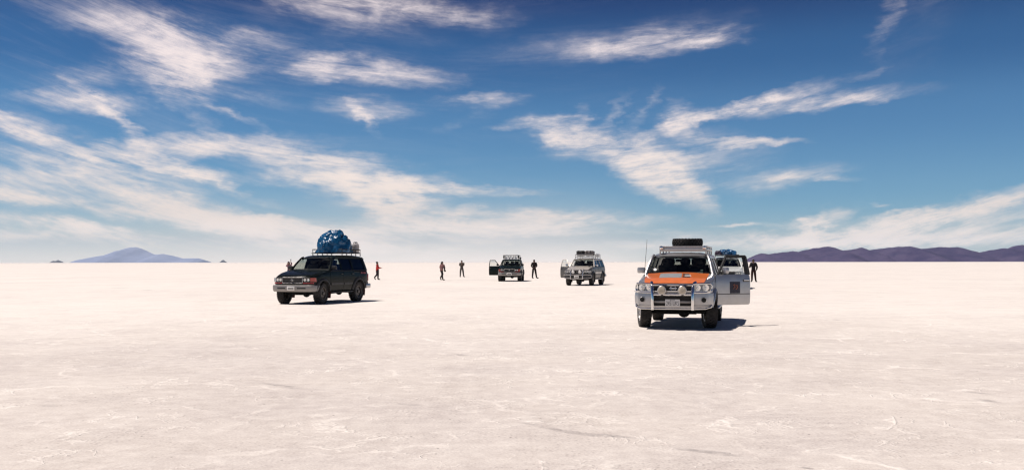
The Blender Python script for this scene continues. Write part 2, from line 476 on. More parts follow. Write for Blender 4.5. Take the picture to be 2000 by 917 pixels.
M = {
 'silver': pmat('silver_paint', (0.40, 0.40, 0.41), 0.34, 0.75, 0.5, 0.7, vary=0.04, dust=0.25),
 'orange': pmat('orange_paint', (0.72, 0.17, 0.035), 0.30, 0.0, 0.5, 0.6, vary=0.08, dust=0.06),
 'green': pmat('dark_green_paint', (0.0065, 0.0095, 0.0085), 0.20, 0.0, 0.09, 0.0, vary=0.15, dust=0.012, dust_col=(0.16, 0.14, 0.13)),
 'green2': pmat('black_green_paint', (0.005, 0.010, 0.009), 0.22, 0.0, 0.10, 0.0, vary=0.15, dust=0.015, dust_col=(0.16, 0.14, 0.13)),
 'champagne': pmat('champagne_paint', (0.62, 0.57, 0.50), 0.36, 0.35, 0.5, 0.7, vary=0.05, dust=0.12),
 'champagne_shade': pmat('champagne_shaded_paint', (0.085, 0.080, 0.075), 0.35, 0.3, 0.2, 0.1, vary=0.08, dust=0.08),  # darker copy of the champagne: shade of the sides put into the paint
 'grey_two': pmat('grey_lower_paint', (0.050, 0.049, 0.050), 0.40, 0.2, 0.3, 0.1, vary=0.1, dust=0.12, dust_col=(0.3, 0.27, 0.25)),
 'white': pmat('white_paint', (0.78, 0.77, 0.75), 0.3, 0.0, 0.5, 0.7, vary=0.03, dust=0.08),
 'black_plastic': pmat('black_plastic', (0.018, 0.017, 0.017), 0.55, vary=0.2, bump=0.15, bscale=120),
 'dark_plastic': pmat('dark_grey_plastic', (0.035, 0.032, 0.030), 0.6, vary=0.2, bump=0.15, bscale=120, dust=0.12, dust_col=(0.3, 0.27, 0.25)),
 'bumper_grey': pmat('bumper_grey', (0.24, 0.225, 0.215), 0.42, 0.35, vary=0.08, dust=0.2),
 'chrome': pmat('chrome', (0.72, 0.71, 0.70), 0.12, 1.0, rvary=0.06),
 'steel': pmat('brushed_steel', (0.48, 0.46, 0.45), 0.32, 0.9, rvary=0.1, vary=0.06),
 'alu': pmat('rack_aluminium', (0.50, 0.48, 0.46), 0.38, 0.7, rvary=0.1, vary=0.06, dust=0.12),
 'tyre': pmat('tyre_rubber', (0.020, 0.018, 0.017), 0.75, spec=0.3, vary=0.3, bump=0.25, bscale=60, dust=0.28, dust_col=(0.16, 0.14, 0.13)),
 'rim_light': pmat('rim_alloy', (0.50, 0.48, 0.46), 0.3, 0.85, rvary=0.1, dust=0.2),
 'rim_dark': pmat('rim_grey', (0.14, 0.12, 0.105), 0.45, 0.6, rvary=0.1, dust=0.2, dust_col=(0.3, 0.27, 0.25)),
 'glass': glass_mat('window_glass', (0.74, 0.78, 0.76)), 'glass_clear': glass_mat('clear_glass', (0.93, 0.95, 0.94)),
 'glass_mid': glass_mat('half_tinted_glass', (0.42, 0.44, 0.43)),
 'glass_dark': glass_mat('tinted_glass', (0.14, 0.14, 0.14), 0.04, 1.28),
 'lens': glass_mat('lamp_lens', (0.86, 0.87, 0.88), 0.05, 1.55),
 'reflector': pmat('lamp_reflector', (0.40, 0.40, 0.41), 0.2, 0.9, rvary=0.1, bump=0.6, bscale=30),
 'spot_face': pmat('spot_lamp_cover', (0.46, 0.40, 0.31), 0.45, 0.0, vary=0.2, vscale=14),
 'spot_white': pmat('white_spot_cover', (0.72, 0.70, 0.67), 0.4, 0.0, vary=0.12, vscale=14),
 'amber': pmat('amber_lens', (0.36, 0.045, 0.03), 0.25, 0.0, coat=0.5, vary=0.2, vscale=30),
 'red_lens': pmat('red_lens', (0.40, 0.015, 0.02), 0.25, 0.0, coat=0.5, vary=0.2, vscale=30),
 'cabin': pmat('cabin_trim', (0.030, 0.026, 0.024), 0.8, vary=0.2, bump=0.2, bscale=80),
 'seat': pmat('seat_fabric', (0.060, 0.052, 0.048), 0.9, vary=0.25, bump=0.3, bscale=120),
 'cabin_tan': pmat('cabin_tan', (0.32, 0.28, 0.24), 0.8, vary=0.15, bump=0.2, bscale=80),
 'plate': pmat('plate_white', (0.74, 0.72, 0.69), 0.4, vary=0.05),
 'plate_ink': pmat('plate_ink', (0.030, 0.030, 0.040), 0.5, vary=0.1),
 'sticker': pmat('navy_sticker', (0.020, 0.016, 0.032), 0.45, vary=0.3, vscale=20),
 'sticker_mark': pmat('orange_mark', (0.36, 0.12, 0.06), 0.5, vary=0.3, vscale=40),
 'decal_grey': pmat('grey_decal', (0.36, 0.37, 0.38), 0.4, 0.3, vary=0.08),
 'decal_red': pmat('red_decal', (0.30, 0.04, 0.04), 0.4, vary=0.15),
 'mudflap': pmat('mud_flap', (0.10, 0.022, 0.020), 0.7, vary=0.3),
 'rubber': pmat('black_rubber', (0.012, 0.012, 0.012), 0.7, vary=0.2),
 'under': pmat('underbody', (0.008, 0.007, 0.006), 0.85, vary=0.3, bump=0.3, bscale=15),
 'mirror_glass': pmat('mirror_glass', (0.8, 0.8, 0.8), 0.04, 1.0),
 'blue_stripe': pmat('blue_tint_tube', (0.05, 0.09, 0.20), 0.25, 0.4, coat=0.5, vary=0.1),
}
# ================================================================ the salt flat
def ground_material():
    m = bpy.data.materials.new("salt_crust"); m.use_nodes = True
    N = NT(m.node_tree); p = N.n['Principled BSDF']
    P = N.new('ShaderNodeNewGeometry').outputs['Position']
    wob = N.vmath('SUBTRACT', N.noise(P, 0.9, 4.0, 0.6, 0.0, True), (0.5, 0.5, 0.5))
    Pw = N.vmath('ADD', P, N.vmath('MULTIPLY', wob, (1.5, 1.5, 0.0)))
    def lines(scale, width, seed):
        q = N.vmath('ADD', Pw, (seed, seed * 1.7, 0.0))
        v = N.new('ShaderNodeTexVoronoi', feature='DISTANCE_TO_EDGE', voronoi_dimensions='2D')
        N.put(v.inputs['Vector'], q); v.inputs['Scale'].default_value = scale
        return N.ramp(v.outputs['Distance'], 0.0, width, 1.0, 0.0)
    breaks = N.ramp(N.noise(N.vmath('ADD', P, (7.0, 3.0, 0.0)), 0.55, 4.0, 0.6), 0.46, 0.66)
    ridge = N.math('MULTIPLY', lines(0.34, 0.035, 0.0), breaks)
    breaks2 = N.ramp(N.noise(N.vmath('ADD', P, (-5.0, 11.0, 0.0)), 0.8, 4.0, 0.6), 0.52, 0.70)
    ridge2 = N.math('MULTIPLY', lines(0.85, 0.06, 5.3), breaks2)
    ridge = N.math('MAXIMUM', ridge, N.math('MULTIPLY', ridge2, 0.8))
    def vein(scale, off, width, mask):
        n = N.noise(N.vmath('ADD', P, off), scale, 5.0, 0.55, 0.6)
        a = N.math('ABSOLUTE', N.math('SUBTRACT', n, 0.5))
        return N.math('MULTIPLY', N.ramp(a, 0.0, width, 1.0, 0.0), mask)
    vm = N.ramp(N.noise(N.vmath('ADD', P, (60.0, 20.0, 0.0)), 0.9, 4.0, 0.6), 0.45, 0.62)
    veins = N.math('MAXIMUM', vein(0.42, (11.0, 5.0, 0.0), 0.012, vm), N.math('MULTIPLY', vein(1.3, (31.0, 15.0, 0.0), 0.022, vm), 0.75))
    ridge = N.math('MAXIMUM', ridge, veins)
    broad = N.noise(P, 0.10, 3.0, 0.55)
    mid = N.noise(N.vmath('ADD', P, (40.0, 0.0, 0.0)), 0.75, 5.0, 0.62)
    small = N.noise(P, 4.5, 6.0, 0.68)
    grain = N.noise(P, 38.0, 4.0, 0.7)
    # crust whiteness: 0 worn greyish crust .. 1 fresh white salt
    wht = N.math('ADD', N.math('MULTIPLY', N.math('SUBTRACT', broad, 0.5), 0.7), 0.42)
    wht = N.math('ADD', wht, N.math('MULTIPLY', N.math('SUBTRACT', mid, 0.5), 0.62))
    wht = N.math('ADD', wht, N.math('MULTIPLY', N.math('SUBTRACT', small, 0.5), 1.05))
    wht = N.math('ADD', wht, N.math('MULTIPLY', N.math('SUBTRACT', grain, 0.5), 1.3))
    # a greyer stretch of crust in the foreground, whiter outwards, with a ragged border
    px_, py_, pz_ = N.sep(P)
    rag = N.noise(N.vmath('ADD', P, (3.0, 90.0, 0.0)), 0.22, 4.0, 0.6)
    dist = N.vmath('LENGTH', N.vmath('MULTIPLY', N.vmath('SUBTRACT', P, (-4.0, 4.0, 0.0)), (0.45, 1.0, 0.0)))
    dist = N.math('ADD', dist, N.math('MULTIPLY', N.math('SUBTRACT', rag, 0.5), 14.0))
    outer_white = N.ramp(dist, 6.0, 30.0)
    wht = N.math('ADD', wht, N.math('MULTIPLY', outer_white, 0.42))
    fresh = N.math('MULTIPLY', ridge, 0.44)
    wht = N.math('ADD', wht, fresh, clamp=True)
    grey_crust = N.mix(N.ramp(N.noise(P, 0.3, 3.0), 0.35, 0.65), (0.440, 0.382, 0.355), (0.500, 0.437, 0.393))
    c = N.mix(wht, grey_crust, (0.800, 0.735, 0.670))
    # dark grains, mud specks
    vs = N.new('ShaderNodeTexVoronoi', feature='F1', voronoi_dimensions='2D')
    N.put(vs.inputs['Vector'], P); vs.inputs['Scale'].default_value = 3.2
    rare = N.sep(vs.outputs['Color'])[0]
    sp = N.math('MULTIPLY', N.ramp(vs.outputs['Distance'], 0.018, 0.05, 1.0, 0.0), N.math('GREATER_THAN', rare, 0.90))
    vs2 = N.new('ShaderNodeTexVoronoi', feature='F1', voronoi_dimensions='2D')
    N.put(vs2.inputs['Vector'], P); vs2.inputs['Scale'].default_value = 17.0
    rare2 = N.math('MULTIPLY', N.math('GREATER_THAN', N.sep(vs2.outputs['Color'])[0], 0.55), N.ramp(mid, 0.52, 0.42))
    sp2 = N.math('MULTIPLY', N.ramp(vs2.outputs['Distance'], 0.10, 0.30, 1.0, 0.0), rare2)
    c = N.mix(N.math('MULTIPLY', sp2, 0.32), c, (0.20, 0.165, 0.155))
    c = N.mix(N.math('MULTIPLY', sp, 0.85), c, (0.075, 0.06, 0.055))
    # old wheel marks and damp scars with shapes of their own: (x, y, half length, half width, heading, strength)
    acc = None
    for (x, y, hl, hw, a, s) in MARKS:
        mp = N.new('ShaderNodeMapping', vector_type='TEXTURE')
        mp.inputs['Location'].default_value = (x, y, 0); mp.inputs['Rotation'].default_value = (0, 0, R(a)); mp.inputs['Scale'].default_value = (hl, hw, 50)
        N.put(mp.inputs['Vector'], N.vmath('ADD', P, N.vmath('MULTIPLY', wob, (0.5, 0.5, 0))))
        g = N.new('ShaderNodeTexGradient', gradient_type='SPHERICAL'); N.put(g.inputs[0], mp.outputs[0])
        acc = N.math('MULTIPLY_ADD', g.outputs['Fac'], s, acc if acc is not None else 0.0)
    mk = N.math('MULTIPLY', N.ramp(acc, 0.05, 0.7, 0.0, 0.55), N.ramp(small, 0.36, 0.62))
    c = N.mix(mk, c, (0.17, 0.145, 0.145))
    N.put(p.inputs['Base Color'], c)
    p.inputs['Roughness'].default_value = 0.72
    p.inputs['Specular IOR Level'].default_value = 0.35
    h = N.math('ADD', N.math('MULTIPLY', small, 0.55), N.math('MULTIPLY', grain, 0.14))
    h = N.math('ADD', h, N.math('MULTIPLY', ridge, 0.55))
    h = N.math('ADD', h, N.math('MULTIPLY', mid, 0.6))
    b = N.new('ShaderNodeBump'); b.inputs['Strength'].default_value = 0.55; b.inputs['Distance'].default_value = 0.035
    N.put(b.inputs['Height'], h); N.l.new(b.outputs[0], p.inputs['Normal'])
    return m

def at(px, py):
    """ground point under a pixel of the photograph"""
    hz = 511.2 + (px - 1000) * 0.0015
    d = PX * CAM_H / (py - hz)
    return ((px - 1000) / PX * d, d)

def mark(px, py, px2, py2, w, s):
    (x, y), (x2, y2) = at(px, py), at(px2, py2)
    return ((x + x2) / 2, (y + y2) / 2, math.hypot(x2 - x, y2 - y) / 2 * 1.25, w, math.degrees(math.atan2(y2 - y, x2 - x)), s)

MARKS = [mark(1000, 824, 1130, 844, 0.10, 0.9), mark(1090, 838, 1250, 858, 0.10, 1.0), mark(1300, 873, 1440, 892, 0.10, 1.0),
         mark(505, 744, 620, 760, 0.16, 0.9), mark(780, 786, 830, 792, 0.10, 0.8), mark(60, 786, 105, 792, 0.10, 0.7),
         mark(1320, 648 + 230, 1330, 880, 0.1, 0.4), mark(1560, 913, 1590, 917, 0.06, 1.4), mark(1870, 765, 1960, 775, 0.12, 0.7), mark(1900, 780, 1975, 792, 0.14, 0.7),
         mark(1830, 799, 1855, 801, 0.08, 0.9), mark(870, 690, 920, 694, 0.3, 0.7), mark(212, 560, 252, 560, 0.5, 1.3), mark(1955, 549, 1985, 549, 0.6, 1.2), mark(280, 563, 292, 564, 0.3, 1.0),
         mark(1628, 626, 1640, 626, 0.3, 1.1), mark(995, 642, 1008, 643, 0.2, 0.9), mark(160, 527, 168, 527, 1.2, 0.8), mark(1550, 525, 1558, 525, 1.0, 0.8)]

# one sheet to the horizon: fine near the camera, coarse far away
GR = 17800.0
ring = [0.0, 4, 8, 14, 22, 35, 60, 110, 220, 500, 1200, 3000, 8000, GR]
g = MB()
NSEG = 96
gv = [(0, 0, 0)]
for r_ in ring[1:]:
    for k in range(NSEG):
        a = 2 * math.pi * k / NSEG
        gv.append((r_ * math.cos(a), r_ * math.sin(a), 0.0))
gf = [(0, 1 + k, 1 + (k + 1) % NSEG) for k in range(NSEG)]
for i in range(len(ring) - 2):
    for k in range(NSEG):
        a = 1 + i * NSEG; b_ = a + NSEG; k2 = (k + 1) % NSEG
        gf.append((a + k, b_ + k, b_ + k2, a + k2))
g.add(gv, gf)
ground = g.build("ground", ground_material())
tag(ground, kind='structure')

# ================================================================ hills and mountain
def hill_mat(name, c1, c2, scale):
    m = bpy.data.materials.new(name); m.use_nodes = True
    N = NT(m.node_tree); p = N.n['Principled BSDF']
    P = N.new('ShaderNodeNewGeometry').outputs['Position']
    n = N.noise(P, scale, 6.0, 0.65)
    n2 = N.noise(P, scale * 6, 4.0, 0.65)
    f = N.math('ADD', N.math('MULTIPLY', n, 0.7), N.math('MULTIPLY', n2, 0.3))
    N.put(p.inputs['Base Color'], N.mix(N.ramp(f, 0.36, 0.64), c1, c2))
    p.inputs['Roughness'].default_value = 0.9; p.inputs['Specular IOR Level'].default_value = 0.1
    return m

def ridge_mesh(name, pts, D, depth, mat, seed, spur, nx, ny=22, base_px=512.5):
    """a range whose crest, seen from the flat, follows pts (photo pixels); a true height field with spurs and gullies"""
    px = np.array([p[0] for p in pts], float); py = np.array([p[1] for p in pts], float)
    xs = np.linspace(px[0], px[-1], nx)
    crest = np.interp(xs, px, base_px - py) / PX * D
    mb = MB(); vs = []
    for i, xp in enumerate(xs):
        for j in range(ny + 1):
            t = j / ny
            X0 = (xp - 1000) / PX * D
            Yc = D + (mnoise.noise(Vector((xp * 0.02 + seed, 3.1, 0))) * 0.10) * depth
            y = Yc + (t - 0.5) * depth * (0.10 + 0.90 * crest[i] / crest.max())
            s = 1 - abs(t - 0.5) * 2
            prof = s ** 0.85
            nz = mnoise.fractal(Vector((X0 * spur + seed, y * spur * 0.55, seed)), 0.9, 2.1, 5)
            h = crest[i] * max(0.0, prof + nz * 0.30 * s * (1 - s) * 4 * 0.55) if 0 < j < ny else -0.5
            if j == ny // 2: h = crest[i] * (1 + 0.035 * mnoise.noise(Vector((xp * 0.12, seed, 0))))
            else: h = min(h, crest[i] * (0.99 - 0.25 * abs(t - .5)))
            k = (y / D)
            vs.append(((xp - 1000) / PX * D * 1.0, y, h - 0.4))
    fs = [(i * (ny + 1) + j, (i + 1) * (ny + 1) + j, (i + 1) * (ny + 1) + j + 1, i * (ny + 1) + j + 1) for i in range(nx - 1) for j in range(ny)]
    mb.add(vs, fs)
    o = mb.build(name, mat, angle=80)
    return tag(o, kind='structure')

HILL_D, MOUNT_D = 3000.0, 13500.0
RIGHT_PTS = [(1452,511),(1462,505),(1475,498.5),(1487,495),(1500,497),(1530,493),(1547,491),(1560,492.5),(1575,488.5),(1590,485),(1612,482.5),(1625,484),(1645,490.5),(1660,488),(1683,484),
 (1697,491),(1720,487),(1745,483.5),(1767,482.5),(1790,485),(1803,487.5),(1830,484),(1870,484.5),(1880,487),(1895,493),(1912,495),(1930,490),(1955,486.5),(1977,487),
 (1990,481),(2000,479),(2030,482),(2080,490),(2150,497),(2230,503),(2300,512.4)]
ridge_mesh("hills", RIGHT_PTS, HILL_D, 640.0, hill_mat("dark_hill_hazed_rock", (0.034, 0.026, 0.082), (0.088, 0.066, 0.130), 0.008), 3.3, 0.0105, 420)  # violet-blue of the haze is put into the rock colour too
LEFT_PTS = [(148,509.5),(152,507),(165,503),(190,497.5),(220,492.5),(236,486.5),(250,481),(262,479.5),(272,482),(285,488.5),(303,494.5),(318,493),(330,495),(345,499),(357,502),(365,501.5),(390,501.7),(400,505),(403,509.5)]
ridge_mesh("mountain", LEFT_PTS, MOUNT_D, 2600.0, hill_mat("far_mountain_hazed_rock", (0.32, 0.37, 0.56), (0.40, 0.44, 0.62), 0.0017), 8.1, 0.0022, 260, base_px=509.8)  # pale blue of distant haze painted into the rock colour
ridge_mesh("islet_hill", [(430,509.6),(433,506.5),(436,504.5),(439,506.5),(442,509.6)], MOUNT_D * .8, 250.0, M_ISLET if 'M_ISLET' in globals() else hill_mat("islet_rock", (0.10, 0.085, 0.10), (0.15, 0.13, 0.14), 0.004), 2.2, 0.003, 16, 8, base_px=510.0)
ridge_mesh("islet_hill", [(99,509.5),(103,505.5),(108,506.8),(113,503.8),(119,506.5),(121,509.5)], MOUNT_D * .8, 250.0, bpy.data.materials["islet_rock"], 5.2, 0.003, 20, 8, base_px=509.6)

# ================================================================ air
hz = MB()
hz.box((0, 0, 222.0), (2 * 18200.0, 2 * 18200.0, 448.0))
haze_m = bpy.data.materials.new("thin_air_haze"); haze_m.use_nodes = True
HN = NT(haze_m.node_tree); HN.n.remove(HN.n['Principled BSDF'])
pv = HN.new('ShaderNodeVolumePrincipled')
pv.inputs['Color'].default_value = (0.66, 0.82, 1.0, 1)
pv.inputs['Density'].default_value = 5.2e-5
pv.inputs['Anisotropy'].default_value = 0.0
HN.l.new(pv.outputs[0], HN.n['Material Output'].inputs['Volume'])
haze = hz.build("haze", haze_m)
tag(haze, kind='stuff')
# ================================================================ off-road cars
# local axes of a car: nose towards -Y, the car's left side is +X, origin on the ground midway between the axles

def make_wheel_meshes(Rt, width, knob, rim_mat, spokes, style):
    """tyre and rim meshes about the X axis, outer face towards +X"""
    t = MB(); hw = width / 2; rb = Rt * 0.60
    prof = [(rb, -hw * .80), (rb * 1.06, -hw * .92), (Rt * .82, -hw * 1.0), (Rt * .92, -hw * .97), (Rt * .965, -hw * .86), (Rt * .975, -hw * .4), (Rt * .975, hw * .4),
            (Rt * .965, hw * .86), (Rt * .92, hw * .97), (Rt * .82, hw * 1.0), (rb * 1.06, hw * .92), (rb, hw * .80), (rb, -hw * .80)]
    vs_before = len(t.v); t.lathe(prof, 40); t.f = [f for f in t.f if len(f) == 4]; t.m = [0] * len(t.f)
    n = 26
    for k in range(n):
        a = 2 * math.pi * k / n
        for row, (cx, w, da) in enumerate(((-.72, .42, 0), (-.24, .36, .5), (.24, .36, 0), (.72, .42, .5))):
            aa = a + da * 2 * math.pi / n
            rot = Matrix.Rotation(aa, 3, 'X') @ Matrix.Rotation((.25 if row in (1, 2) else 0) * (1 if row == 1 else -1), 3, 'Z')
            rr = Rt * .975 + knob * .35 - (0.010 if row in (0, 3) else 0)
            c = Matrix.Rotation(aa, 3, 'X') @ Vector((cx * hw, 0, rr))
            t.box(c, (w * hw, 2 * math.pi * Rt / n * .62, knob * 1.3), rot=rot)
    if knob > 0.02:
        for k in range(n):        # shoulder lugs that give the ragged outline
            a = 2 * math.pi * (k + .25) / n
            for s in (-1, 1):
                rot = Matrix.Rotation(a, 3, 'X')
                t.box(rot @ Vector((s * hw * .98, 0, Rt * .925)), (.02, 2 * math.pi * Rt / n * .5, Rt * .085), rot=rot)
    tyre = t.mesh("tyre", M['tyre'], 30)
    r = MB()
    r.lathe([(rb * 1.04, hw * .80), (rb * 1.02, hw * .88), (rb * .95, hw * .86), (rb * .90, hw * .55), (rb * .88, -hw * .75), (rb * .95, -hw * .8), (rb * 1.02, -hw * .82)], 36)
    r.f = [f for f in r.f if len(f) == 4]; r.m = [0] * len(r.f)
    if style == 'alloy':
        for k in range(spokes):
            a = 2 * math.pi * k / spokes
            rot = Matrix.Rotation(a, 3, 'X')
            r.box(rot @ Vector((hw * .62, 0, rb * .52)), (.045, rb * .26, rb * .86), .012, rot)
        r.lathe([(rb * .30, hw * .40), (rb * .30, hw * .68), (rb * .22, hw * .76), (0, hw * .78)], 20)
        r.lathe([(rb * .90, hw * .20), (rb * .30, hw * .24)], 24)
    else:
        r.lathe([(rb * .93, hw * .45), (rb * .80, hw * .38), (rb * .62, hw * .58), (rb * .36, hw * .62), (rb * .30, hw * .60), (rb * .28, hw * .95), (rb * .22, hw * 1.02), (0, hw * 1.03)], 28)
        for k in range(spokes):
            a = 2 * math.pi * k / spokes
            rot = Matrix.Rotation(a, 3, 'X')
            r.box(rot @ Vector((hw * .55, 0, rb * .70)), (.03, rb * .14, rb * .16), .01, rot)
    for k in range(6):
        a = 2 * math.pi * (k + .5) / 6
        r.lathe([(.012, hw * .6), (.012, hw * .70), (0, hw * .71)], 8, c=(0, rb * .24 * math.cos(a), rb * .24 * math.sin(a)))
    rim = r.mesh("rim", rim_mat, 30)
    return tyre, rim

WHEELS = {}
def wheel_meshes(key):
    if key not in WHEELS:
        WHEELS[key] = {'mud_dark': lambda: make_wheel_meshes(.405, .285, .026, M['rim_dark'], 8, 'steel'),
                       'road_light': lambda: make_wheel_meshes(.395, .275, .016, M['rim_light'], 6, 'alloy'),
                       'road_dark': lambda: make_wheel_meshes(.395, .275, .018, M['rim_dark'], 6, 'alloy')}[key]()
    return WHEELS[key]

class Car:
    def __init__(self, name, S, loc, rz, label):
        self.S = dict(W=.93, wb=2.85, nose=-2.20, tail=2.42, sill=.47, belt=1.28, hood0=1.07, hoodl=1.12, cowl=1.32, cowly=-1.02, wsby=-1.02, wsty=-.38, wstz=1.77, roof=1.88, roofrear=2.20,
                      arch=.485, wheel='mud_dark', Rt=.405, steer=0, roofhw=.715)
        self.S.update(S); S = self.S
        S['fa'] = -S['wb'] / 2; S['ra'] = S['wb'] / 2
        self.root = empty(name, (loc[0], loc[1], 0), rz)
        tag(self.root, label, "car", "cars parked on the salt flat")
        self.P = S['paint']
    # --- surfaces
    def X(self, y, z):
        S = self.S; W = S['W']
        if z < .75: x = W - .055 * ((.75 - z) / .3) ** 2
        elif z < 1.0: x = W
        elif z <= S['belt']: x = W - .035 * ((z - 1.0) / .28) ** 2
        else:
            t = z - S['belt']; x = W - .035 - .012 - t * .27 - .05 * (t / .55) ** 3
        d = (S['fa'] + .1) - y
        if d > 0: x -= .075 * (d / .85) ** 2
        d = y - (S['ra'] + .3)
        if d > 0: x -= .05 * (d / .8) ** 2
        return x
    def FY(self, x):
        S = self.S; u = min(1.0, abs(x) / S['W'])
        return S['nose'] + .05 * u ** 2 + .10 * u ** 6
    def ztop(self, y):
        S = self.S
        pts = [(S['nose'], S['hood0']), (S['nose'] + .10, S['hoodl']), (S['nose'] + .45, S['hoodl'] + (S['cowl'] - S['hoodl']) * .42), (S['cowly'], S['cowl']), (S['cowly'] + .12, S['belt']), (S['tail'], S['belt'])]
        return float(np.interp(y, [p[0] for p in pts], [p[1] for p in pts]))
    def crown(self, u, y):
        w = smooth01((self.S['cowly'] + .1 - y) / .2)
        return -(.018 * u * u + .055 * max(0, (abs(u) - .80) / .20) ** 2) * w
    # --- pieces
    def panel(self, mb, poly, side, off, thick, zc=(), yc=(), back=True):
        zc = zc or [z for z in (.6, .75, .9, 1.05, 1.15, 1.25, 1.35, 1.5, 1.65)]
        vs, fs, lp = cut_polygon(poly, yc, zc)
        n = len(vs)
        V = [(side * (self.X(y, z) + off), y, z) for y, z in vs] + [(side * (self.X(y, z) + off - thick), y, z) for y, z in vs]
        F = [tuple(f) for f in fs] + [tuple(n + i for i in reversed(f)) for f in fs]
        F += [(lp[i], lp[(i + 1) % len(lp)], n + lp[(i + 1) % len(lp)], n + lp[i]) for i in range(len(lp))]
        mb.add(V, F)
    def front(self, mb, x0, x1, z0, z1, off, depth, n=8, nz=1, lean=0.0):
        """slab that follows the curve of the nose; off > 0 stands proud"""
        f = lambda u, v: (lerp(x0, x1, u), self.FY(lerp(x0, x1, u)) - off + lean * (lerp(z0, z1, v) - .9), lerp(z0, z1, v))
        g = lambda u, v: (lerp(x0, x1, u), self.FY(lerp(x0, x1, u)) - off + depth + lean * (lerp(z0, z1, v) - .9), lerp(z0, z1, v))
        mb.slab(f, g, n, nz)
    def arch_pts(self, yc, r, zc, z0, n=14):
        a0 = math.asin(max(-1, min(1, (zc - z0) / r)))
        return [(yc + r * math.cos(a), zc + r * math.sin(a)) for a in np.linspace(-a0, math.pi + a0, n)]   # from rear foot over the top to the front foot
    def body(self):
        S = self.S; zc = S['Rt'] + .03
        top = [(S['nose'] - .0, .62), (S['nose'] - .01, .85), (S['nose'], S['hood0'] - .05), (S['nose'] + .02, S['hood0']), (S['nose'] + .10, S['hoodl']), (S['nose'] + .24, self.ztop(S['nose'] + .24)), (S['nose'] + .45, self.ztop(S['nose'] + .45)),
               (-1.5, self.ztop(-1.5)), (S['cowly'], S['cowl']), (S['cowly'] + .12, S['belt'] - .02), (S['tail'] - .05, S['belt'] - .02), (S['tail'], S['belt'] - .1), (S['tail'] + .02, .9), (S['tail'], .58)]
        bottom = [(S['tail'] - .05, S['sill'] + .06)] + self.arch_pts(S['ra'], S['arch'], zc, S['sill'] + .02) + self.arch_pts(S['fa'], S['arch'], zc, S['sill'] + .02) + [(S['nose'] + .1, .56)]
        poly = top + bottom
        vs, fs, lp = cut_polygon(poly, (-1.9, -1.75, S['cowly'] + .02), (.6, .75, .9, 1.0, 1.08, 1.15, 1.22))
        def df(u, y, z):
            topf = smooth01((z - (self.ztop(y) - .10)) / .10)
            z2 = z + self.crown(u, y) * topf
            y2 = y
            k = smooth01((S['nose'] + .55 - y) / .55)
            y2 += (.05 * u * u + .10 * abs(u) ** 6) * k
            k = smooth01((y - S['tail'] + .4) / .4)
            y2 -= (.04 * u * u + .05 * abs(u) ** 6) * k
            return (u * self.X(y, min(z, S['belt'])), y2, z2)
        def loft(mb, cut, us):
            vs, fs, lp = cut
            V = []; F = []
            for u in us: V += [df(u, *vs[i]) for i in lp]
            L = len(lp)
            for i in range(len(us) - 1):
                for k in range(L):
                    k2 = (k + 1) % L
                    F.append((i * L + k, i * L + k2, (i + 1) * L + k2, (i + 1) * L + k))
            pos = {v: k for k, v in enumerate(lp)}
            for base, u, flip in ((0, us[0], False), ((len(us) - 1) * L, us[-1], True)):
                m = {}
                for i, p in enumerate(vs):
                    if i in pos: m[i] = base + pos[i]
                    else: m[i] = len(V); V.append(df(u, *p))
                for f in fs: F.append(tuple(m[i] for i in (reversed(f) if flip else f)))
            mb.add(V, F)
        us = [-1, -.97, -.92, -.86, -.8, -.6, -.3, 0, .3, .6, .8, .86, .92, .97, 1]
        mb = MB()
        if not S.get('open'):
            loft(mb, (vs, fs, lp), us)
        else:
            # the side of the open door has its doorway: a notch from the belt line down to the sill
            s = S['open']
            k = top.index((S['cowly'] + .12, S['belt'] - .02))
            top2 = top[:k] + [(-.86, S['belt'] - .02), (-.86, .56), (.13, .56), (.13, S['belt'] - .02)] + top[k + 1:]
            cut2 = cut_polygon(top2 + bottom, (-1.9, -1.75), (.6, .75, .9, 1.0, 1.08, 1.15, 1.22))
            loft(mb, (vs, fs, lp), [u for u in (us if s > 0 else [-q for q in us]) if u * s <= .3])
            loft(mb, cut2, [u for u in us if u * s >= .3])
        body = mb.build("body", [self.P, M['under']], self.root, angle=38)
        if S.get('open'):
            x0 = .3 * S['W'] + .006
            q = MB(); q.box((s * (x0 + .004), -.365, .91), (.006, .97, .70)); q.box((s * (x0 + .30), -.365, .568), (.58, .97, .012))
            q.build("doorway_lining", M['cabin'], self.root)
        self.bodyo = body
        return body
    def cabin(self):
        """pillars, roof, glass and what one sees through it"""
        S = self.S; b = S['belt']; wt = S['wstz']; side_top = wt + .02
        A0, A1 = S['wsby'] + .14, S['wsty'] + .03
        slope = lambda z: lerp(A0, A1, (z - b) / (wt - b))
        rear = lambda z: lerp(S['tail'] - .12, S['roofrear'] - .02, (z - b) / (wt - b))
        p = MB()
        for s in (-1, 1):
            # roof rail, B, C and D pillars
            self.panel(p, [(A1 - .02, wt - .035), (S['roofrear'] - .02, wt - .035), (S['roofrear'] - .03, side_top), (A1 + .02, side_top)], s, 0, .05)
            self.panel(p, [(.10, b - .02), (.20, b - .02), (.19, wt - .03), (.11, wt - .03)], s, -.004, .05)
            self.panel(p, [(1.00, b - .02), (1.13, b - .02), (1.09, wt - .03), (.98, wt - .03)], s, 0, .05)
            self.panel(p, [(rear(b) - .16, b - .02), (rear(b) + .05, b - .02), (rear(wt - .03) + .02, wt - .03), (rear(wt) - .16, wt - .03)], s, 0, .05)
            # windscreen pillar
            pts = [(s * (self.X(A0, b) - .03), A0 - .03, b - .03), (s * (self.X(slope(b + .25), b + .25) - .022), slope(b + .25) - .02, b + .25), (s * (self.X(A1, wt) - .012), A1, wt), (s * (self.X(A1, wt) - .03), A1 + .12, wt + .035)]
            p.tube(pts, [.046, .040, .036, .036], 10)
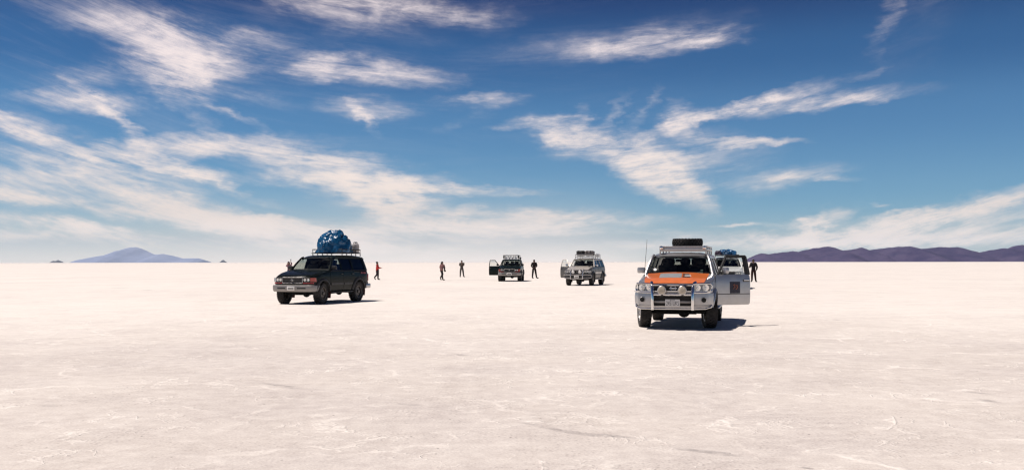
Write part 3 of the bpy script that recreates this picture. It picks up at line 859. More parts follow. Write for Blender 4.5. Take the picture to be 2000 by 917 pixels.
        p.build("window_pillars", S.get('pillar_mat', self.P), self.root)
        r = MB(); hw = S['roofhw']
        y0, y1 = S['wsty'] - .0, S['roofrear'] + .03
        def roof(u, v, dz=0.0):
            uu = lerp(-1, 1, u); y = lerp(y0, y1, v)
            fl = .085 * max(0, 1 - (y - y0) / .45) ** 2 + .05 * max(0, 1 - (y1 - y) / .4) ** 2
            z = S['roof'] - fl - .018 * uu * uu - .055 * abs(uu) ** 7 + dz
            yy = y + (.10 * uu * uu * max(0, 1 - (y - y0) / .5))
            return (uu * (hw + .015), yy, z)
        r.slab(roof, lambda u, v: roof(u, v, -.05), 20, 14)
        # shallow pressed ribs along the roof
        for uu in (.2, .35, .5, .65, .8):
            r.tube([tuple(Vector(roof(uu, v)) + Vector((0, 0, -.004))) for v in np.linspace(.18, .93, 8)], .012, 6)
        r.build("roof", S.get('roof_mat', self.P), self.root)
        # windscreen: curved in plan
        zb, zt = b + .005, wt + .005
        def ws(u, v, d=0.0):
            uu = lerp(-1, 1, u); z = lerp(zb, zt, v)
            xh = lerp(self.X(A0, b) - .075, self.X(A1, wt) - .045, v)
            y = lerp(S['wsby'], S['wsty'], v) + .15 * uu * uu * lerp(1, .75, v) - .025 * math.sin(math.pi * v)
            return (uu * xh, y + d * .7, z - d * .7)
        w = MB(); w.grid(ws, 24, 12)
        wso = w.build("windscreen", S.get('ws_glass', M['glass']), self.root, angle=180)
        rb = MB()
        rb.tube([ws(u, 0, 0) for u in np.linspace(0, 1, 15)], .018, 6)
        rb.tube([ws(u, 1, 0) for u in np.linspace(0, 1, 15)], .016, 6)
        rb.build("rubber_seal", M['rubber'], wso)
        wi = MB()
        for (ua, ub, va) in ((.16, .46, .10), (.52, .82, .10)):
            a, c = Vector(ws(ua, .02, -.02)), Vector(ws(ub, va, -.025))
            wi.tube([a, (a + c) / 2 + Vector((0, -.015, .0)), c], .009, 6)
        for ua in (.46, .82): wi.tube([ws(ua, .10, -.025), ws(ua + .02, -.03, -.02)], .011, 6)
        wi.build("wiper", M['black_plastic'], wso)
        # side glass
        def pane(poly, s, nm, mat):
            g_ = MB(); self.panel(g_, poly, s, -.022, .006)
            return g_.build(nm, mat, self.root)
        for s in (-1, 1):
            sg = S.get('side_glass', M['glass'])
            if S.get('open') != s:
                pane([(slope(b + .0) + .02, b + .0), (.10, b), (.11, wt - .03), (slope(wt - .03) + .02, wt - .03)], s, "side_window", sg)
                fr = MB(); fr.tube([(s * (self.X(slope(z), z) - .008), slope(z) + .035, z) for z in np.linspace(b, wt - .02, 6)], .016, 6)
                fr.build("window_trim", M['rubber'], self.root)
            pane([(.20, b), (1.0, b), (.98, wt - .03), (.19, wt - .03)], s, "side_window", S.get('rear_glass', M['glass_dark']))
            pane([(1.13, b), (rear(b) - .16, b), (rear(wt - .03) - .16, wt - .03), (1.09, wt - .03)], s, "side_window", S.get('rear_glass', M['glass_dark']))
            # belt trim
            bt = MB(); ya = .0 if S.get('open') != s else .18
            bt.tube([(s * (self.X(y, b) + .004), y, b - .012) for y in np.linspace(A0 + .06 if S.get('open') != s else .18, rear(b) - .05, 12)], .012, 6)
            bt.build("belt_trim", M['rubber'], self.root)
        # rear glass and frame
        q = MB(); zr0, zr1 = b + .03, wt - .03
        q.slab(lambda u, v: (lerp(-1, 1, u) * (self.X(2.3, lerp(zr0, zr1, v)) - .12), rear(lerp(zr0, zr1, v)) + .045 - .05 * lerp(-1, 1, u) ** 2, lerp(zr0, zr1, v)),
               lambda u, v: (lerp(-1, 1, u) * (self.X(2.3, lerp(zr0, zr1, v)) - .12), rear(lerp(zr0, zr1, v)) + .038 - .05 * lerp(-1, 1, u) ** 2, lerp(zr0, zr1, v)), 8, 4)
        q.build("rear_window", S.get('back_glass', M['glass']), self.root)
        q = MB()
        for za, zb_ in ((b - .03, b + .04), (wt - .04, wt + .05)):
            q.slab(lambda u, v: (lerp(-1, 1, u) * (self.X(2.3, za) - .03), rear(lerp(za, zb_, v)) + .05 - .05 * lerp(-1, 1, u) ** 2, lerp(za, zb_, v)),
                   lambda u, v: (lerp(-1, 1, u) * (self.X(2.3, za) - .03), rear(lerp(za, zb_, v)) - .01 - .05 * lerp(-1, 1, u) ** 2, lerp(za, zb_, v)), 8, 1)
        q.build("tailgate", self.P, self.root)
        # the cabin: dashboard shelf, wheel, seats with headrests, headliner
        c = MB()
        c.box((0, .70, b - .015), (1.62, 3.0, .05), .01)
        c.slab(lambda u, v: (lerp(-.80, .80, u), lerp(S['wsby'] + .05 + .13 * lerp(-1, 1, u) ** 2, S['wsby'] + .52, v), b + .02 + .04 * math.sin(math.pi * v)),
               lambda u, v: (lerp(-.80, .80, u), lerp(S['wsby'] + .05 + .13 * lerp(-1, 1, u) ** 2, S['wsby'] + .52, v), b - .05), 10, 6)
        c.slab(lambda u, v: (lerp(-1, 1, u) * (hw - .04), lerp(y0 + .15, y1 - .1, v), wt + .012), lambda u, v: (lerp(-1, 1, u) * (hw - .04), lerp(y0 + .15, y1 - .1, v), wt - .01), 2, 2)
        c.box((0, S['wsty'] + .05, wt - .10), (.24, .03, .065), .01)
        sw = []
        for k in range(16):
            a = 2 * math.pi * k / 16
            sw.append((.38 * S.get('drive', 1) + .185 * math.cos(a), S['wsby'] + .62 + .185 * math.sin(a) * .45, b + .06 + .185 * math.sin(a) * .9))
        c.tube(sw, .015, 6, closed=True)
        c.build("cabin_trim", S.get('cabin_mat', M['cabin']), self.root)
        for (x, y) in ((-.38, -.02), (.38, -.02), (-.42, .95), (.42, .95), (0, .95)):
            st = MB(); rot = Matrix.Rotation(R(-14), 3, 'X')
            st.box((x, y, b + .08), (.48, .13, .34), .05, rot)
            st.box((x, y + .07, b + .33), (.27, .10, .17), .04, rot)
            st.tube([(x - .06, y + .04, b + .2), (x - .06, y + .06, b + .3)], .008, 6); st.tube([(x + .06, y + .04, b + .2), (x + .06, y + .06, b + .3)], .008, 6)
            if S.get('open') and y < .5 and x * S['open'] > 0:
                st.box((S['open'] * .50, y - .30, .70), (.44, .50, .16), .05); st.box((S['open'] * .50, y - .04, .98), (.46, .13, .50), .05, rot)
            st.build("seat", M['seat'], self.root)
    def sides(self):
        S = self.S; b = S['belt']; z0 = S['sill'] + .035; zc = S['Rt'] + .03
        dm = S.get('door_mat', self.P)
        for s in (-1, 1):
            if S.get('open') != s:
                d = MB(); self.panel(d, rounded([(-.865, z0), (.145, z0), (.145, b - .03), (-.865, b - .03)], .05), s, .007, .03)
                do = d.build("door", dm, self.root, angle=40)
                self.handle(do, s, .02)
                self.mirror(s)
            else: self.open_door(s)
            rp = [(.165, z0), (S['ra'] - S['arch'] - .03, z0)] + [p for p in reversed(self.arch_pts(S['ra'], S['arch'] + .05, zc, z0)) if p[0] < 1.07] + [(1.075, 1.0), (1.075, b - .03), (.165, b - .03)]
            d = MB(); self.panel(d, rp, s, .007, .03)
            do = d.build("door", dm, self.root, angle=40)
            self.handle(do, s, .92)
            # mouldings
            if S.get('moulding', True):
                runs = [(.19, S['ra'] - S['arch'] - .09), (S['ra'] + S['arch'] + .08, S['tail'] - .12)]
                if S.get('open') != s: runs.append((-.84, .12))
                for ya, yb in runs:
                    ml = MB(); self.panel(ml, rounded([(ya, .72), (yb, .72), (yb, .80), (ya, .80)], .02), s, .028, .03)
                    ml.build("side_moulding", S.get('mould_mat', M['dark_plastic']), self.root)
            # wheel arch flares
            for yc in (S['fa'], S['ra']):
                fl = MB(); ro, ri = S['arch'] + .075, S['arch'] - .012
                o = self.arch_pts(yc, ro, zc, S['sill'] + .02, 18); i = self.arch_pts(yc, ri, zc, S['sill'] + .02, 18)
                V = []; F = []
                for (yo, zo), (yi, zi) in zip(o, i):
                    xo = self.X(yo, min(zo, 1.0)); xi = self.X(yi, min(zi, 1.0))
                    V += [(s * (xo - .03), yo, zo), (s * (xo + .012), yo, zo), (s * (xi + .058), lerp(yo, yi, .45), lerp(zo, zi, .45)), (s * (xi + .062), yi, zi), (s * (xi - .10), yi, zi)]
                n = len(o)
                for k in range(n - 1):
                    for j in range(4): F.append((k * 5 + j, k * 5 + j + 1, (k + 1) * 5 + j + 1, (k + 1) * 5 + j))
                    F.append((k * 5 + 4, k * 5, (k + 1) * 5, (k + 1) * 5 + 4))
                F += [tuple(range(5)), tuple((n - 1) * 5 + j for j in range(5))]
                fl.add(V, F); fl.build("wheel_arch", S.get('flare_mat', M['dark_plastic']), self.root, angle=50)
            # running board
            if S.get('step', True):
                rb = MB(); rb.box((s * (S['W'] - .0), -.02, S['sill'] - .04), (.16, 1.72, .045), .015)
                for y in (-.6, 0, .6): rb.box((s * (S['W'] - .12), y, S['sill'] - .03), (.2, .05, .05))
                rb.build("side_step", S.get('step_mat', M['dark_plastic']), self.root)
            # rear lamp
            tl = MB(); tl.box((s * (self.X(S['tail'], 1.0) - .12), S['tail'] - .02, .98), (.20, .12, .30), .02)
            tl.build("tail_lamp", M['red_lens'], self.root)
            for yc, zz in ((S['fa'] + S['arch'] + .06, .34), (S['ra'] + S['arch'] + .05, .36)):
                mf = MB(); mf.box((s * (S['W'] - .12), yc, zz), (.26, .018, .26), .008, Matrix.Rotation(R(-8), 3, 'X'))
                mf.build("mud_flap", S.get('flap_mat', M['rubber']), self.root)
    def handle(self, parent, s, y):
        h = MB(); z = self.S['belt'] - .14
        h.box((s * (self.X(y, z) + .022), y, z), (.03, .17, .032), .01)
        h.build("handle", self.S.get('handle_mat', M['black_plastic']), parent)
    def mirror(self, s, parent=None, off=(0, 0, 0)):
        S = self.S; z = S['belt'] + .11; y = S['wsby'] + .32; x = self.X(y, z) + .14
        m = MB()
        m.box((s * x - off[0], y - off[1], z - off[2]), (.21, .10, .15), .035)
        m.tube([(s * (x - .05) - off[0], y + .01 - off[1], z - .05 - off[2]), (s * (x - .19) - off[0], y + .03 - off[1], z - .10 - off[2])], .022, 6)
        mo = m.build("mirror", S.get('mirror_mat', M['black_plastic']), parent or self.root)
        g_ = MB(); g_.box((s * x - off[0], y + .053 - off[1], z - off[2]), (.17, .004, .115))
        if parent is None: g_.build("mirror_glass", M['mirror_glass'], mo)
        else: m2 = None
    def open_door(self, s):
        S = self.S; b = S['belt']; wt = S['wstz']; z0 = S['sill'] + .03
        A0, A1 = S['wsby'] + .14, S['wsty'] + .03
        slope = lambda z: lerp(A0, A1, (z - b) / (wt - b)) + .03
        hinge = Vector((s * (self.X(-.865, .9) - .02), -.875, 0))
        d = MB()
        self.panel(d, rounded([(-.865, z0), (.145, z0), (.145, b), (-.865, b)], .05), s, .007, .05)
        d.v = [(x - hinge.x, y - hinge.y, z) for x, y, z in d.v]
        do = d.build("open_door", S.get('door_mat', self.P), self.root, tuple(hinge), (0, 0, -s * R(S['open_angle'])), angle=40)
        def sub(mb, nm, mat):
            mb.v = [(x - hinge.x, y - hinge.y, z) for x, y, z in mb.v]
            return mb.build(nm, mat, do)
        fr = MB(); e = .045
        outer = [(slope(b), b), (slope(wt - .01), wt - .01), (.15, wt - .01), (.15, b)]
        ring = [(slope(b), b)] + [(slope(z), z) for z in np.linspace(b, wt, 5)][1:] + [(.14, wt), (.14, b)]
        for (pa, pb, w) in [(ring[i], ring[i + 1], .05 if i < 4 else .05) for i in range(len(ring) - 1)]:
            n = 4
            P = [(s * (self.X(lerp(pa[0], pb[0], t), lerp(pa[1], pb[1], t)) - .012), lerp(pa[0], pb[0], t), lerp(pa[1], pb[1], t)) for t in np.linspace(0, 1, n)]
            fr.tube(P, S.get('frame_r', .030), 8)
        if S.get('wide_rear_frame'):
            self.panel(fr, [(.03, b), (.15, b), (.15, wt), (.04, wt)], s, 0, .03)
        sub(fr, "window_frame", S.get('frame_mat', M['rubber']))
        gl = MB(); self.panel(gl, [(slope(b) + .02, b), (.12, b), (.12, wt - .02), (slope(wt - .02) + .02, wt - .02)], s, -.022, .006)
        sub(gl, "window_glass", M['glass_clear'])
        tr = MB(); self.panel(tr, rounded([(-.82, z0 + .05), (.10, z0 + .05), (.10, b - .01), (-.82, b - .01)], .06), s, -.045, .035)
        tr.box((s * (S['W'] - .12), -.35, .88), (.07, .55, .06), .02)
        tr.box((s * (S['W'] - .11), -.45, .64), (.06, .5, .14), .02)
        sub(tr, "door_lining", S.get('lining_mat', M['cabin']))
        h = MB(); z = b - .14; h.box((s * (self.X(.03, z) + .022), .03, z), (.03, .17, .034), .01)
        sub(h, "handle", S.get('handle_mat', M['black_plastic']))
        hc = MB(); hc.box((s * (self.X(.03, z) + .009), .03, z - .012), (.012, .20, .06), .004)
        sub(hc, "handle_recess", M['black_plastic'])
        m = MB(); zm = b + .11; ym = S['wsby'] + .32; xm = self.X(ym, zm) + .13
        m.box((s * xm, ym, zm), (.23, .11, .155), .04)
        m.tube([(s * (xm - .05), ym + .01, zm - .05), (s * (xm - .17), ym + .03, zm - .10)], .024, 6)
        sub(m, "mirror", S.get('mirror_mat', M['black_plastic']))
        if S.get('door_moulding'):
            ml = MB(); self.panel(ml, [(-.85, .795), (.13, .795), (.13, .812), (-.85, .812)], s, .012, .012)
            sub(ml, "door_moulding", M['rubber'])
        self.dooro = do; self.door_sub = sub
    def under(self):
        S = self.S; u = MB()
        u.box((0, 0.02, .50), (.92, S['wb'] - .1, .16), .03)
        for y in (S['fa'], S['ra']):
            u.tube([(-.72, y, S['Rt']), (.72, y, S['Rt'])], .055, 10)
            u.sphere((.18 if y < 0 else 0, y, S['Rt']), .15, s=(1, .9, 1))
            u.box((0, y, .62), (1.0, .95, .35), .02)
            for s in (-1, 1):
                u.tube([(s * .52, y, S['Rt']), (s * .52, y + (.06 if y < 0 else -.06), .80)], .032, 8)
        u.tube([(-.45, S['fa'] - .25, S['Rt'] - .04), (.5, S['fa'] - .22, S['Rt'] - .04)], .02, 6)
        u.box((0, S['nose'] + .35, .52), (1.1, .5, .10), .02)
        u.box((.1, -.4, .40), (.42, .7, .10), .03)
        u.tube([(.35, -1.0, .38), (.4, 0, .37), (.42, 1.0, .40), (.5, 2.2, .45)], .03, 8)
        u.box((-.3, 1.05, .42), (.5, .75, .16), .04)
        u.build("chassis", M['under'], self.root)
    def wheels(self):
        S = self.S; tm, rm = wheel_meshes(S['wheel'])
        for s in (-1, 1):
            for y in (S['fa'], S['ra']):
                w = bpy.data.objects.new("wheel", None); COL.objects.link(w); w.parent = self.root
                w.location = (s * (S['W'] - .125), y, S['Rt'])
                w.rotation_euler = (0, 0, R(S['steer']) if y < 0 else 0)
                for nm, me in (("tyre", tm), ("rim", rm)):
                    o = link(nm, me, w); o.rotation_euler = (rnd.random() * 6, 0, 0) if s > 0 else (rnd.random() * 6, 0, math.pi)
    def plate(self, x, y, z, w, h, txt=None, small=None):
        p = MB(); p.box((x, y, z), (w, .012, h), .004)
        po = p.build("number_plate", M['plate'], self.root)
        q = MB()
        if txt is None:
            # the frame and smeared characters of a plate too far off to read
            for k in range(5): q.box((x + (k - 2) * w * .15, y - .008, z - h * .05), (w * .09, .004, h * .42))
            q.build("plate_characters", M['dark_plastic'], po)
        else:
            me = text_mesh(txt, h * .86, .002); me.materials.append(M['plate_ink'])
            o = link("plate_characters", me, po, (x, y - .0085, z - h * .10), (R(90), 0, 0)); 
            bb = [v.co.x for v in me.vertices]; o.scale.x = w * .86 / (max(bb) - min(bb))
            if small:
                me2 = text_mesh(small, h * .20, .002); me2.materials.append(M['plate_ink'])
                link("plate_characters", me2, po, (x, y - .0085, z + h * .36), (R(90), 0, 0))
        return po
    def bumper(self, z0, z1, mat, proud=.10, wrap=.62, name="bumper", end_round=True, n=26):
        S = self.S; path = []
        W = S['W'] - .01
        for t in np.linspace(-1, 1, n):
            # plan curve: along the front and back round the corners
            a = abs(t); sg = 1 if t >= 0 else -1
            if a < .72:
                x = sg * (a / .72) * (W - .16); y = self.FY(x) - proud; nx, ny = 0, -1
            else:
                q = (a - .72) / .28
                ang = min(1, q / .5) * math.pi / 2
                x = sg * (W - .16 + .17 * math.sin(ang)); y = self.FY(W - .16) - proud + .17 * (1 - math.cos(ang)) + max(0, (q - .5) / .5) * (wrap - .17)
                nx, ny = sg * math.sin(ang), -math.cos(ang)
            path.append((x, y, nx, ny))
        h = z1 - z0
        prof = [(-.10, 0), (-.03, 0), (-.005, .12 * h), (.012, .35 * h), (.016, .7 * h), (.006, .93 * h), (-.02, h), (-.10, h)]
        V = []; F = []; k = len(prof)
        for x, y, nx, ny in path:
            V += [(x + nx * d, y + ny * d, z0 + z) for d, z in prof]
        for i in range(len(path) - 1):
            for j in range(k):
                j2 = (j + 1) % k
                F.append((i * k + j, i * k + j2, (i + 1) * k + j2, (i + 1) * k + j))
        F += [tuple(range(k)), tuple((len(path) - 1) * k + j for j in range(k))]
        m = MB(); m.add(V, F)
        o = m.build(name, mat, self.root, angle=35)
        return o, path
    def rear_bumper(self, mat):
        S = self.S; m = MB()
        m.box((0, S['tail'] + .07, .62), (1.80, .20, .19), .05)
        for s in (-1, 1): m.box((s * .90, S['tail'] - .08, .62), (.10, .40, .19), .04)
        m.build("rear_bumper", mat, self.root)
    def hood_panel(self, mat, u0=-.86, u1=.86, ya=None, yb=None, dz=.010, name="bonnet"):
        S = self.S; ya = S['nose'] + .06 if ya is None else ya; yb = S['cowly'] - .03 if yb is None else yb
        def f(u, v, d=dz):
            uu = lerp(u0, u1, u); y = lerp(ya, yb, v)
            bulge = .022 * max(0, 1 - (uu / .62) ** 4) * smooth01((y - S['nose']) / .4) if S.get('bulge') else 0
            k = smooth01((S['nose'] + .55 - y) / .55)
            return (uu * self.X(y, 1.1), y + (.05 * uu * uu + .10 * abs(uu) ** 6) * k, self.ztop(y) + self.crown(uu, y) + d + bulge)
        self.hoodf = f
        m = MB(); m.slab(f, lambda u, v: f(u, v, dz - .03), 20, 14)
        return m.build(name, mat, self.root, angle=40)

# ---------------------------------------------------------------- shared trim
def round_lamp(car, name, x, y, z, r, face, rim, tilt=0.0, depth=.09, parent=None):
    m = MB()
    m.lathe([(r * .55, depth), (r * .9, depth * .55), (r, 0.01), (r, -.012), (r * .93, -.018)], 28, 'y', (x, y, z))
    o = m.build(name, rim, parent or car.root)
    f = MB(); f.lathe([(r * .93, -.010), (r * .8, -.022), (r * .4, -.030), (0, -.032)], 28, 'y', (x, y, z))
    f.build("lamp_face", face, o)
    return o

def headlamp_block(car, x0, x1, z0, z1, s, depth=.10, rounds=2, off=.012, trim=None):
    """clear lens over a bright bowl, one each side"""
    a, b = sorted((s * x0, s * x1))
    bk = MB(); car.front(bk, a, b, z0, z1, off - .045, .05, 8)
    o = bk.build("headlight", M['reflector'], car.root)
    ln = MB(); car.front(ln, a + .004, b - .004, z0 + .004, z1 - .004, off + .006, .006, 8, 2)
    ln.build("lens", M['lens'], o)
    for k in range(rounds):
        x = lerp(a, b, (k + .5) / rounds); r = min(.44 * (z1 - z0), .40 * (b - a) / rounds)
        q = MB(); q.lathe([(r, -.032), (r * .9, -.02), (r * .5, .02), (0, .03)], 20, 'y', (x, car.FY(x) - off + .03, (z0 + z1) / 2))
        q.lathe([(r * .28, -.03), (r * .2, -.036), (0, -.038)], 12, 'y', (x, car.FY(x) - off + .03, (z0 + z1) / 2))
        q.build("bowl", M['chrome'], o)
    if trim:
        t = MB(); P = [(a, z0), (b, z0), (b, z1), (a, z1)]
        pts = []
        for i in range(4):
            (xa, za), (xb, zb_) = P[i], P[(i + 1) % 4]
            for q_ in np.linspace(0, 1, 5)[:-1]:
                x = lerp(xa, xb, q_); pts.append((x, car.FY(x) - off - .006, lerp(za, zb_, q_)))
        t.tube(pts, .011, 6, closed=True); t.build("surround", trim, o)
    return o
# ================================================================ the cars
def cruiser_front(c, lamp_rounds=2, amber=True, plate=True, bumper=M['bumper_grey'], grille_trim=M['steel'], plate_txt=None, frame_plate=False):
    S = c.S
    g_ = MB(); c.front(g_, -.43, .43, .82, 1.035, .012, .05, 10)
    go = g_.build("grille", M['black_plastic'], c.root)
    sl = MB()
    for k in range(5):
        z = .85 + k * .036
        c.front(sl, -.41, .41, z, z + .012, .026, .016, 10)
    sl.build("grille_bars", M['dark_plastic'], go)
    t = MB()
    pts = []
    for (xa, za), (xb, zb) in zip([(-.435, .815), (.435, .815), (.435, 1.04), (-.435, 1.04)], [(.435, .815), (.435, 1.04), (-.435, 1.04), (-.435, .815)]):
        for q in np.linspace(0, 1, 7)[:-1]:
            x = lerp(xa, xb, q); pts.append((x, c.FY(x) - .02, lerp(za, zb, q)))
    t.tube(pts, .014, 6, closed=True); t.build("grille_surround", grille_trim, go)
    e = MB(); y = c.FY(0) - .036
    e.tube([(.05 * math.cos(a), y, .935 + .034 * math.sin(a)) for a in np.linspace(0, 2 * math.pi, 21)[:-1]], .006, 6, closed=True)
    e.tube([(.02 * math.cos(a), y, .94 + .028 * math.sin(a)) for a in np.linspace(0, 2 * math.pi, 17)[:-1]], .005, 6, closed=True)
    e.build("emblem", M['chrome'], go)
    for s in (-1, 1):
        headlamp_block(c, .46, .735, .865, 1.025, s, rounds=lamp_rounds, trim=M['black_plastic'])
        a, b = sorted((s * .745, s * .885))
        q = MB(); c.front(q, a, b, .87, 1.02, .016, .05, 8); q.build("indicator", M['amber' if amber and (s > 0 or c.root.location.x > -3) else 'reflector'], c.root)
        q = MB(); c.panel(q, [(S['nose'] + .12, .87), (S['nose'] + .24, .875), (S['nose'] + .23, 1.01), (S['nose'] + .12, 1.02)], s, .012, .03); q.build("indicator", M['amber' if amber else 'lens'], c.root)
        a, b = sorted((s * .46, s * .86))
        q = MB(); c.front(q, a, b, .80, .84, .014, .04, 8); q.build("side_light", M['red_lens' if amber else 'dark_plastic'], c.root)
    bo, path = c.bumper(.49, .745, bumper)
    for s in (-1, 1):
        a, b = sorted((s * .26, s * .62))
        q = MB(); q.slab(lambda u, v: (lerp(a, b, u), c.FY(lerp(a, b, u)) - .122, lerp(.60, .655, v)), lambda u, v: (lerp(a, b, u), c.FY(lerp(a, b, u)) - .09, lerp(.60, .655, v)), 8, 1)
        q.build("bumper_slot", M['black_plastic'], bo)
    if plate:
        c.plate(0.0, c.FY(0) - .135, .625, .33, .15, plate_txt)
    return bo

def tube_rack(c, y0, y1, hw, zl, zu, mat, slats=6, feet=4, rt=.016, name="roof_rack"):
    m = MB()
    for z in (zl, zu):
        m.tube([(-hw, y0, z), (hw, y0, z)], rt, 6); m.tube([(-hw, y1, z), (hw, y1, z)], rt, 6)
        for s in (-1, 1): m.tube([(s * hw, y0, z), (s * hw, y1, z)], rt, 6)
    for s in (-1, 1):
        for y in np.linspace(y0, y1, feet):
            m.tube([(s * hw, y, zl), (s * hw, y, zu)], .013, 6)
            zr = c.S['roof'] - .05
            m.tube([(s * hw, y, zl), (s * (hw - .0), y, zr)], .017, 6)
    for x in np.linspace(-hw, hw, 4)[1:-1]:
        for y in (y0, y1): m.tube([(x, y, zl), (x, y, zu)], .012, 6)
    for y in np.linspace(y0, y1, slats + 2)[1:-1]:
        m.box((0, y, zl), (2 * hw, .07, .018), .004)
    return m.build(name, mat, c.root)

def local(c, p):
    """a point given in a car's axes, in the world"""
    th = c.root.rotation_euler.z
    return (c.root.location.x + p[0] * math.cos(th) - p[1] * math.sin(th), c.root.location.y + p[0] * math.sin(th) + p[1] * math.cos(th), p[2])

def tarp_bundle(name, label, cat, c, pos, size, mat, seed, peak=(0.0, 0.0), rough=.16, group=None, flat=.55, n=30, lobe=0.0):
    """goods lashed under a crumpled sheet: flat underneath, a peak, folds and sharp creases"""
    m = MB(); nu, nv = n * 2, n
    def f(u, v):
        a = u * 2 * math.pi; t = v * math.pi / 2
        x, y = math.cos(a), math.sin(a)
        q = .80 + .20 * (1 / max(abs(x), abs(y)) - 1) / .414      # a squarish plan
        r = math.cos(t) ** flat
        px_, py_ = x * r * (.55 + .45 * q) + peak[0] * math.sin(t) ** 2, y * r * (.55 + .45 * q) + peak[1] * math.sin(t) ** 2
        r += lobe * math.exp(-((math.sin(t) - .42) / .22) ** 2) * max(0, math.cos(a + 2.75)) ** 2
        z = math.sin(t) ** .9
        P = Vector((px_ * 2.3 + seed, py_ * 2.3, z * 2.3))
        ridge = (1 - abs(mnoise.noise(P * 1.3)) * 2.4) * .5 + (1 - abs(mnoise.noise(P * 2.9 + Vector((5, 1, 2)))) * 2.2) * .28
        d = 1 + rough * (ridge - .35) + rough * .8 * mnoise.noise(P * .8)
        return (px_ * size[0] / 2 * d, py_ * size[1] / 2 * d, max(0, z * size[2] * (d if v < .9 else lerp(d, 1, .3))))
    m.grid(lambda u, v: f(u % 1.0, v), nu, nv)
    m.add([(size[0] / 2 * .75 * math.cos(a), size[1] / 2 * .75 * math.sin(a), .01) for a in np.linspace(0, 2 * math.pi, 17)[:-1]], [tuple(range(16))])
    w = local(c, pos)
    bm = bmesh.new(); 
    me = m.mesh(name, mat, 22)
    bm.from_mesh(me); bmesh.ops.remove_doubles(bm, verts=bm.verts[:], dist=.002); bmesh.ops.recalc_face_normals(bm, faces=bm.faces[:]); bm.to_mesh(me); bm.free()
    me.polygons.foreach_set('use_smooth', [True] * len(me.polygons)); me.set_sharp_from_angle(angle=R(34))
    o = link(name, me, None, w, (0, 0, c.root.rotation_euler.z))
    return tag(o, label, cat, group)

M['tarp'] = pmat('blue_tarpaulin', (0.004, 0.066, 0.160), 0.27, 0.0, 0.40, 0.05, vary=0.3, vscale=2.5, bump=0.9, bscale=6)
def crumple(m, scale, dist):
    # sharp creases of a crumpled sheet
    N = NT(m.node_tree); p = N.n['Principled BSDF']; co = N.new('ShaderNodeTexCoord').outputs['Object']
    def rid(s, off):
        n = N.noise(N.vmath('ADD', co, off), s, 3.0, 0.5, 0.8)
        return N.math('ABSOLUTE', N.math('SUBTRACT', n, 0.5))
    h = N.math('ADD', rid(scale, (0, 0, 0)), N.math('MULTIPLY', rid(scale * 2.3, (3, 1, 2)), 0.45))
    b = N.new('ShaderNodeBump'); b.inputs['Strength'].default_value = 1.0; b.inputs['Distance'].default_value = dist; b.invert = True
    N.put(b.inputs['Height'], h); N.l.new(b.outputs[0], p.inputs['Normal'])
crumple(M['tarp'], 1.5, 0.16)
M['tarp2'] = pmat('faded_blue_sheet', (0.012, 0.085, 0.20), 0.36, 0.0, 0.5, 0.15, vary=0.45, vscale=3.5, bump=0.9, bscale=8)
M['bag_black'] = pmat('black_bag_cloth', (0.012, 0.011, 0.012), 0.8, vary=0.3, bump=0.5, bscale=25)
M['bag_grey'] = pmat('grey_bag_cloth', (0.14, 0.125, 0.12), 0.8, vary=0.5, vscale=9, bump=0.5, bscale=25)
M['can_white'] = pmat('white_canister', (0.46, 0.43, 0.42), 0.4, vary=0.1, vscale=5)
M['rope'] = pmat('rope', (0.25, 0.22, 0.19), 0.9)
M['purple'] = pmat('dark_violet_cloth', (0.035, 0.022, 0.045), 0.8, vary=0.3, bump=0.5, bscale=25)

# ---------------------------------------------------------------- silver car with the orange bonnet (near, right)
c1 = Car("off_road_car", dict(paint=M['silver'], W=.92, wb=2.97, nose=-2.30, tail=2.48, belt=1.29, hood0=1.07, hoodl=1.115, cowl=1.325, cowly=-.94, wsby=-.945, wsty=-.50, wstz=1.75, roof=1.86,
         roofrear=2.25, sill=.50, wheel='road_light', Rt=.395, steer=15, open=1, open_angle=54, roofhw=.70, mirror_mat=M['silver'], flare_mat=M['silver'], bulge=True, ws_glass=M['glass_mid'],
         frame_mat=M['rubber'], wide_rear_frame=True, frame_r=.034, handle_mat=M['chrome'], door_moulding=True, lining_mat=M['cabin_tan'], moulding=False, step_mat=M['steel'], drive=1),
         (4.46, 24.85), R(-15.3), "silver off-road car with an orange bonnet, bull bar and spare tyre on its roof rack")
c1.body(); c1.cabin(); c1.sides(); c1.under(); c1.wheels(); c1.rear_bumper(M['steel'])
bn = c1.hood_panel(M['orange'], -.83, .83)
tag(bn, "orange bonnet with a grey patch and dark slots")
q = MB()
f = c1.hoodf
q.slab(lambda u, v: f(lerp(.24 - .02 * v, .60 - .03 * v, u), lerp(.30, .85, v), .0135), lambda u, v: f(lerp(.24 - .02 * v, .60 - .03 * v, u), lerp(.30, .85, v), .006), 10, 6)
q.build("bonnet_patch", M['decal_grey'], bn)
q = MB()
for k in range(3):
    v0 = .34 + k * .17
    q.slab(lambda u, v: f(lerp(.615 - .01 * k, .735 - .02 * k, u), lerp(v0, v0 + .095, v), .0175), lambda u, v: f(lerp(.615 - .01 * k, .735 - .02 * k, u), lerp(v0, v0 + .095, v), .006), 6, 2)
q.build("bonnet_slots", M['black_plastic'], bn)
for k in range(2):
    q = MB(); v0 = .44 + k * .17
    q.slab(lambda u, v: f(lerp(.64 - .01 * k, .745 - .02 * k, u), lerp(v0, v0 + .055, v), .0175), lambda u, v: f(lerp(.64 - .01 * k, .745 - .02 * k, u), lerp(v0, v0 + .055, v), .006), 6, 2)
    q.build("bonnet_lettering", M['plate'], bn)
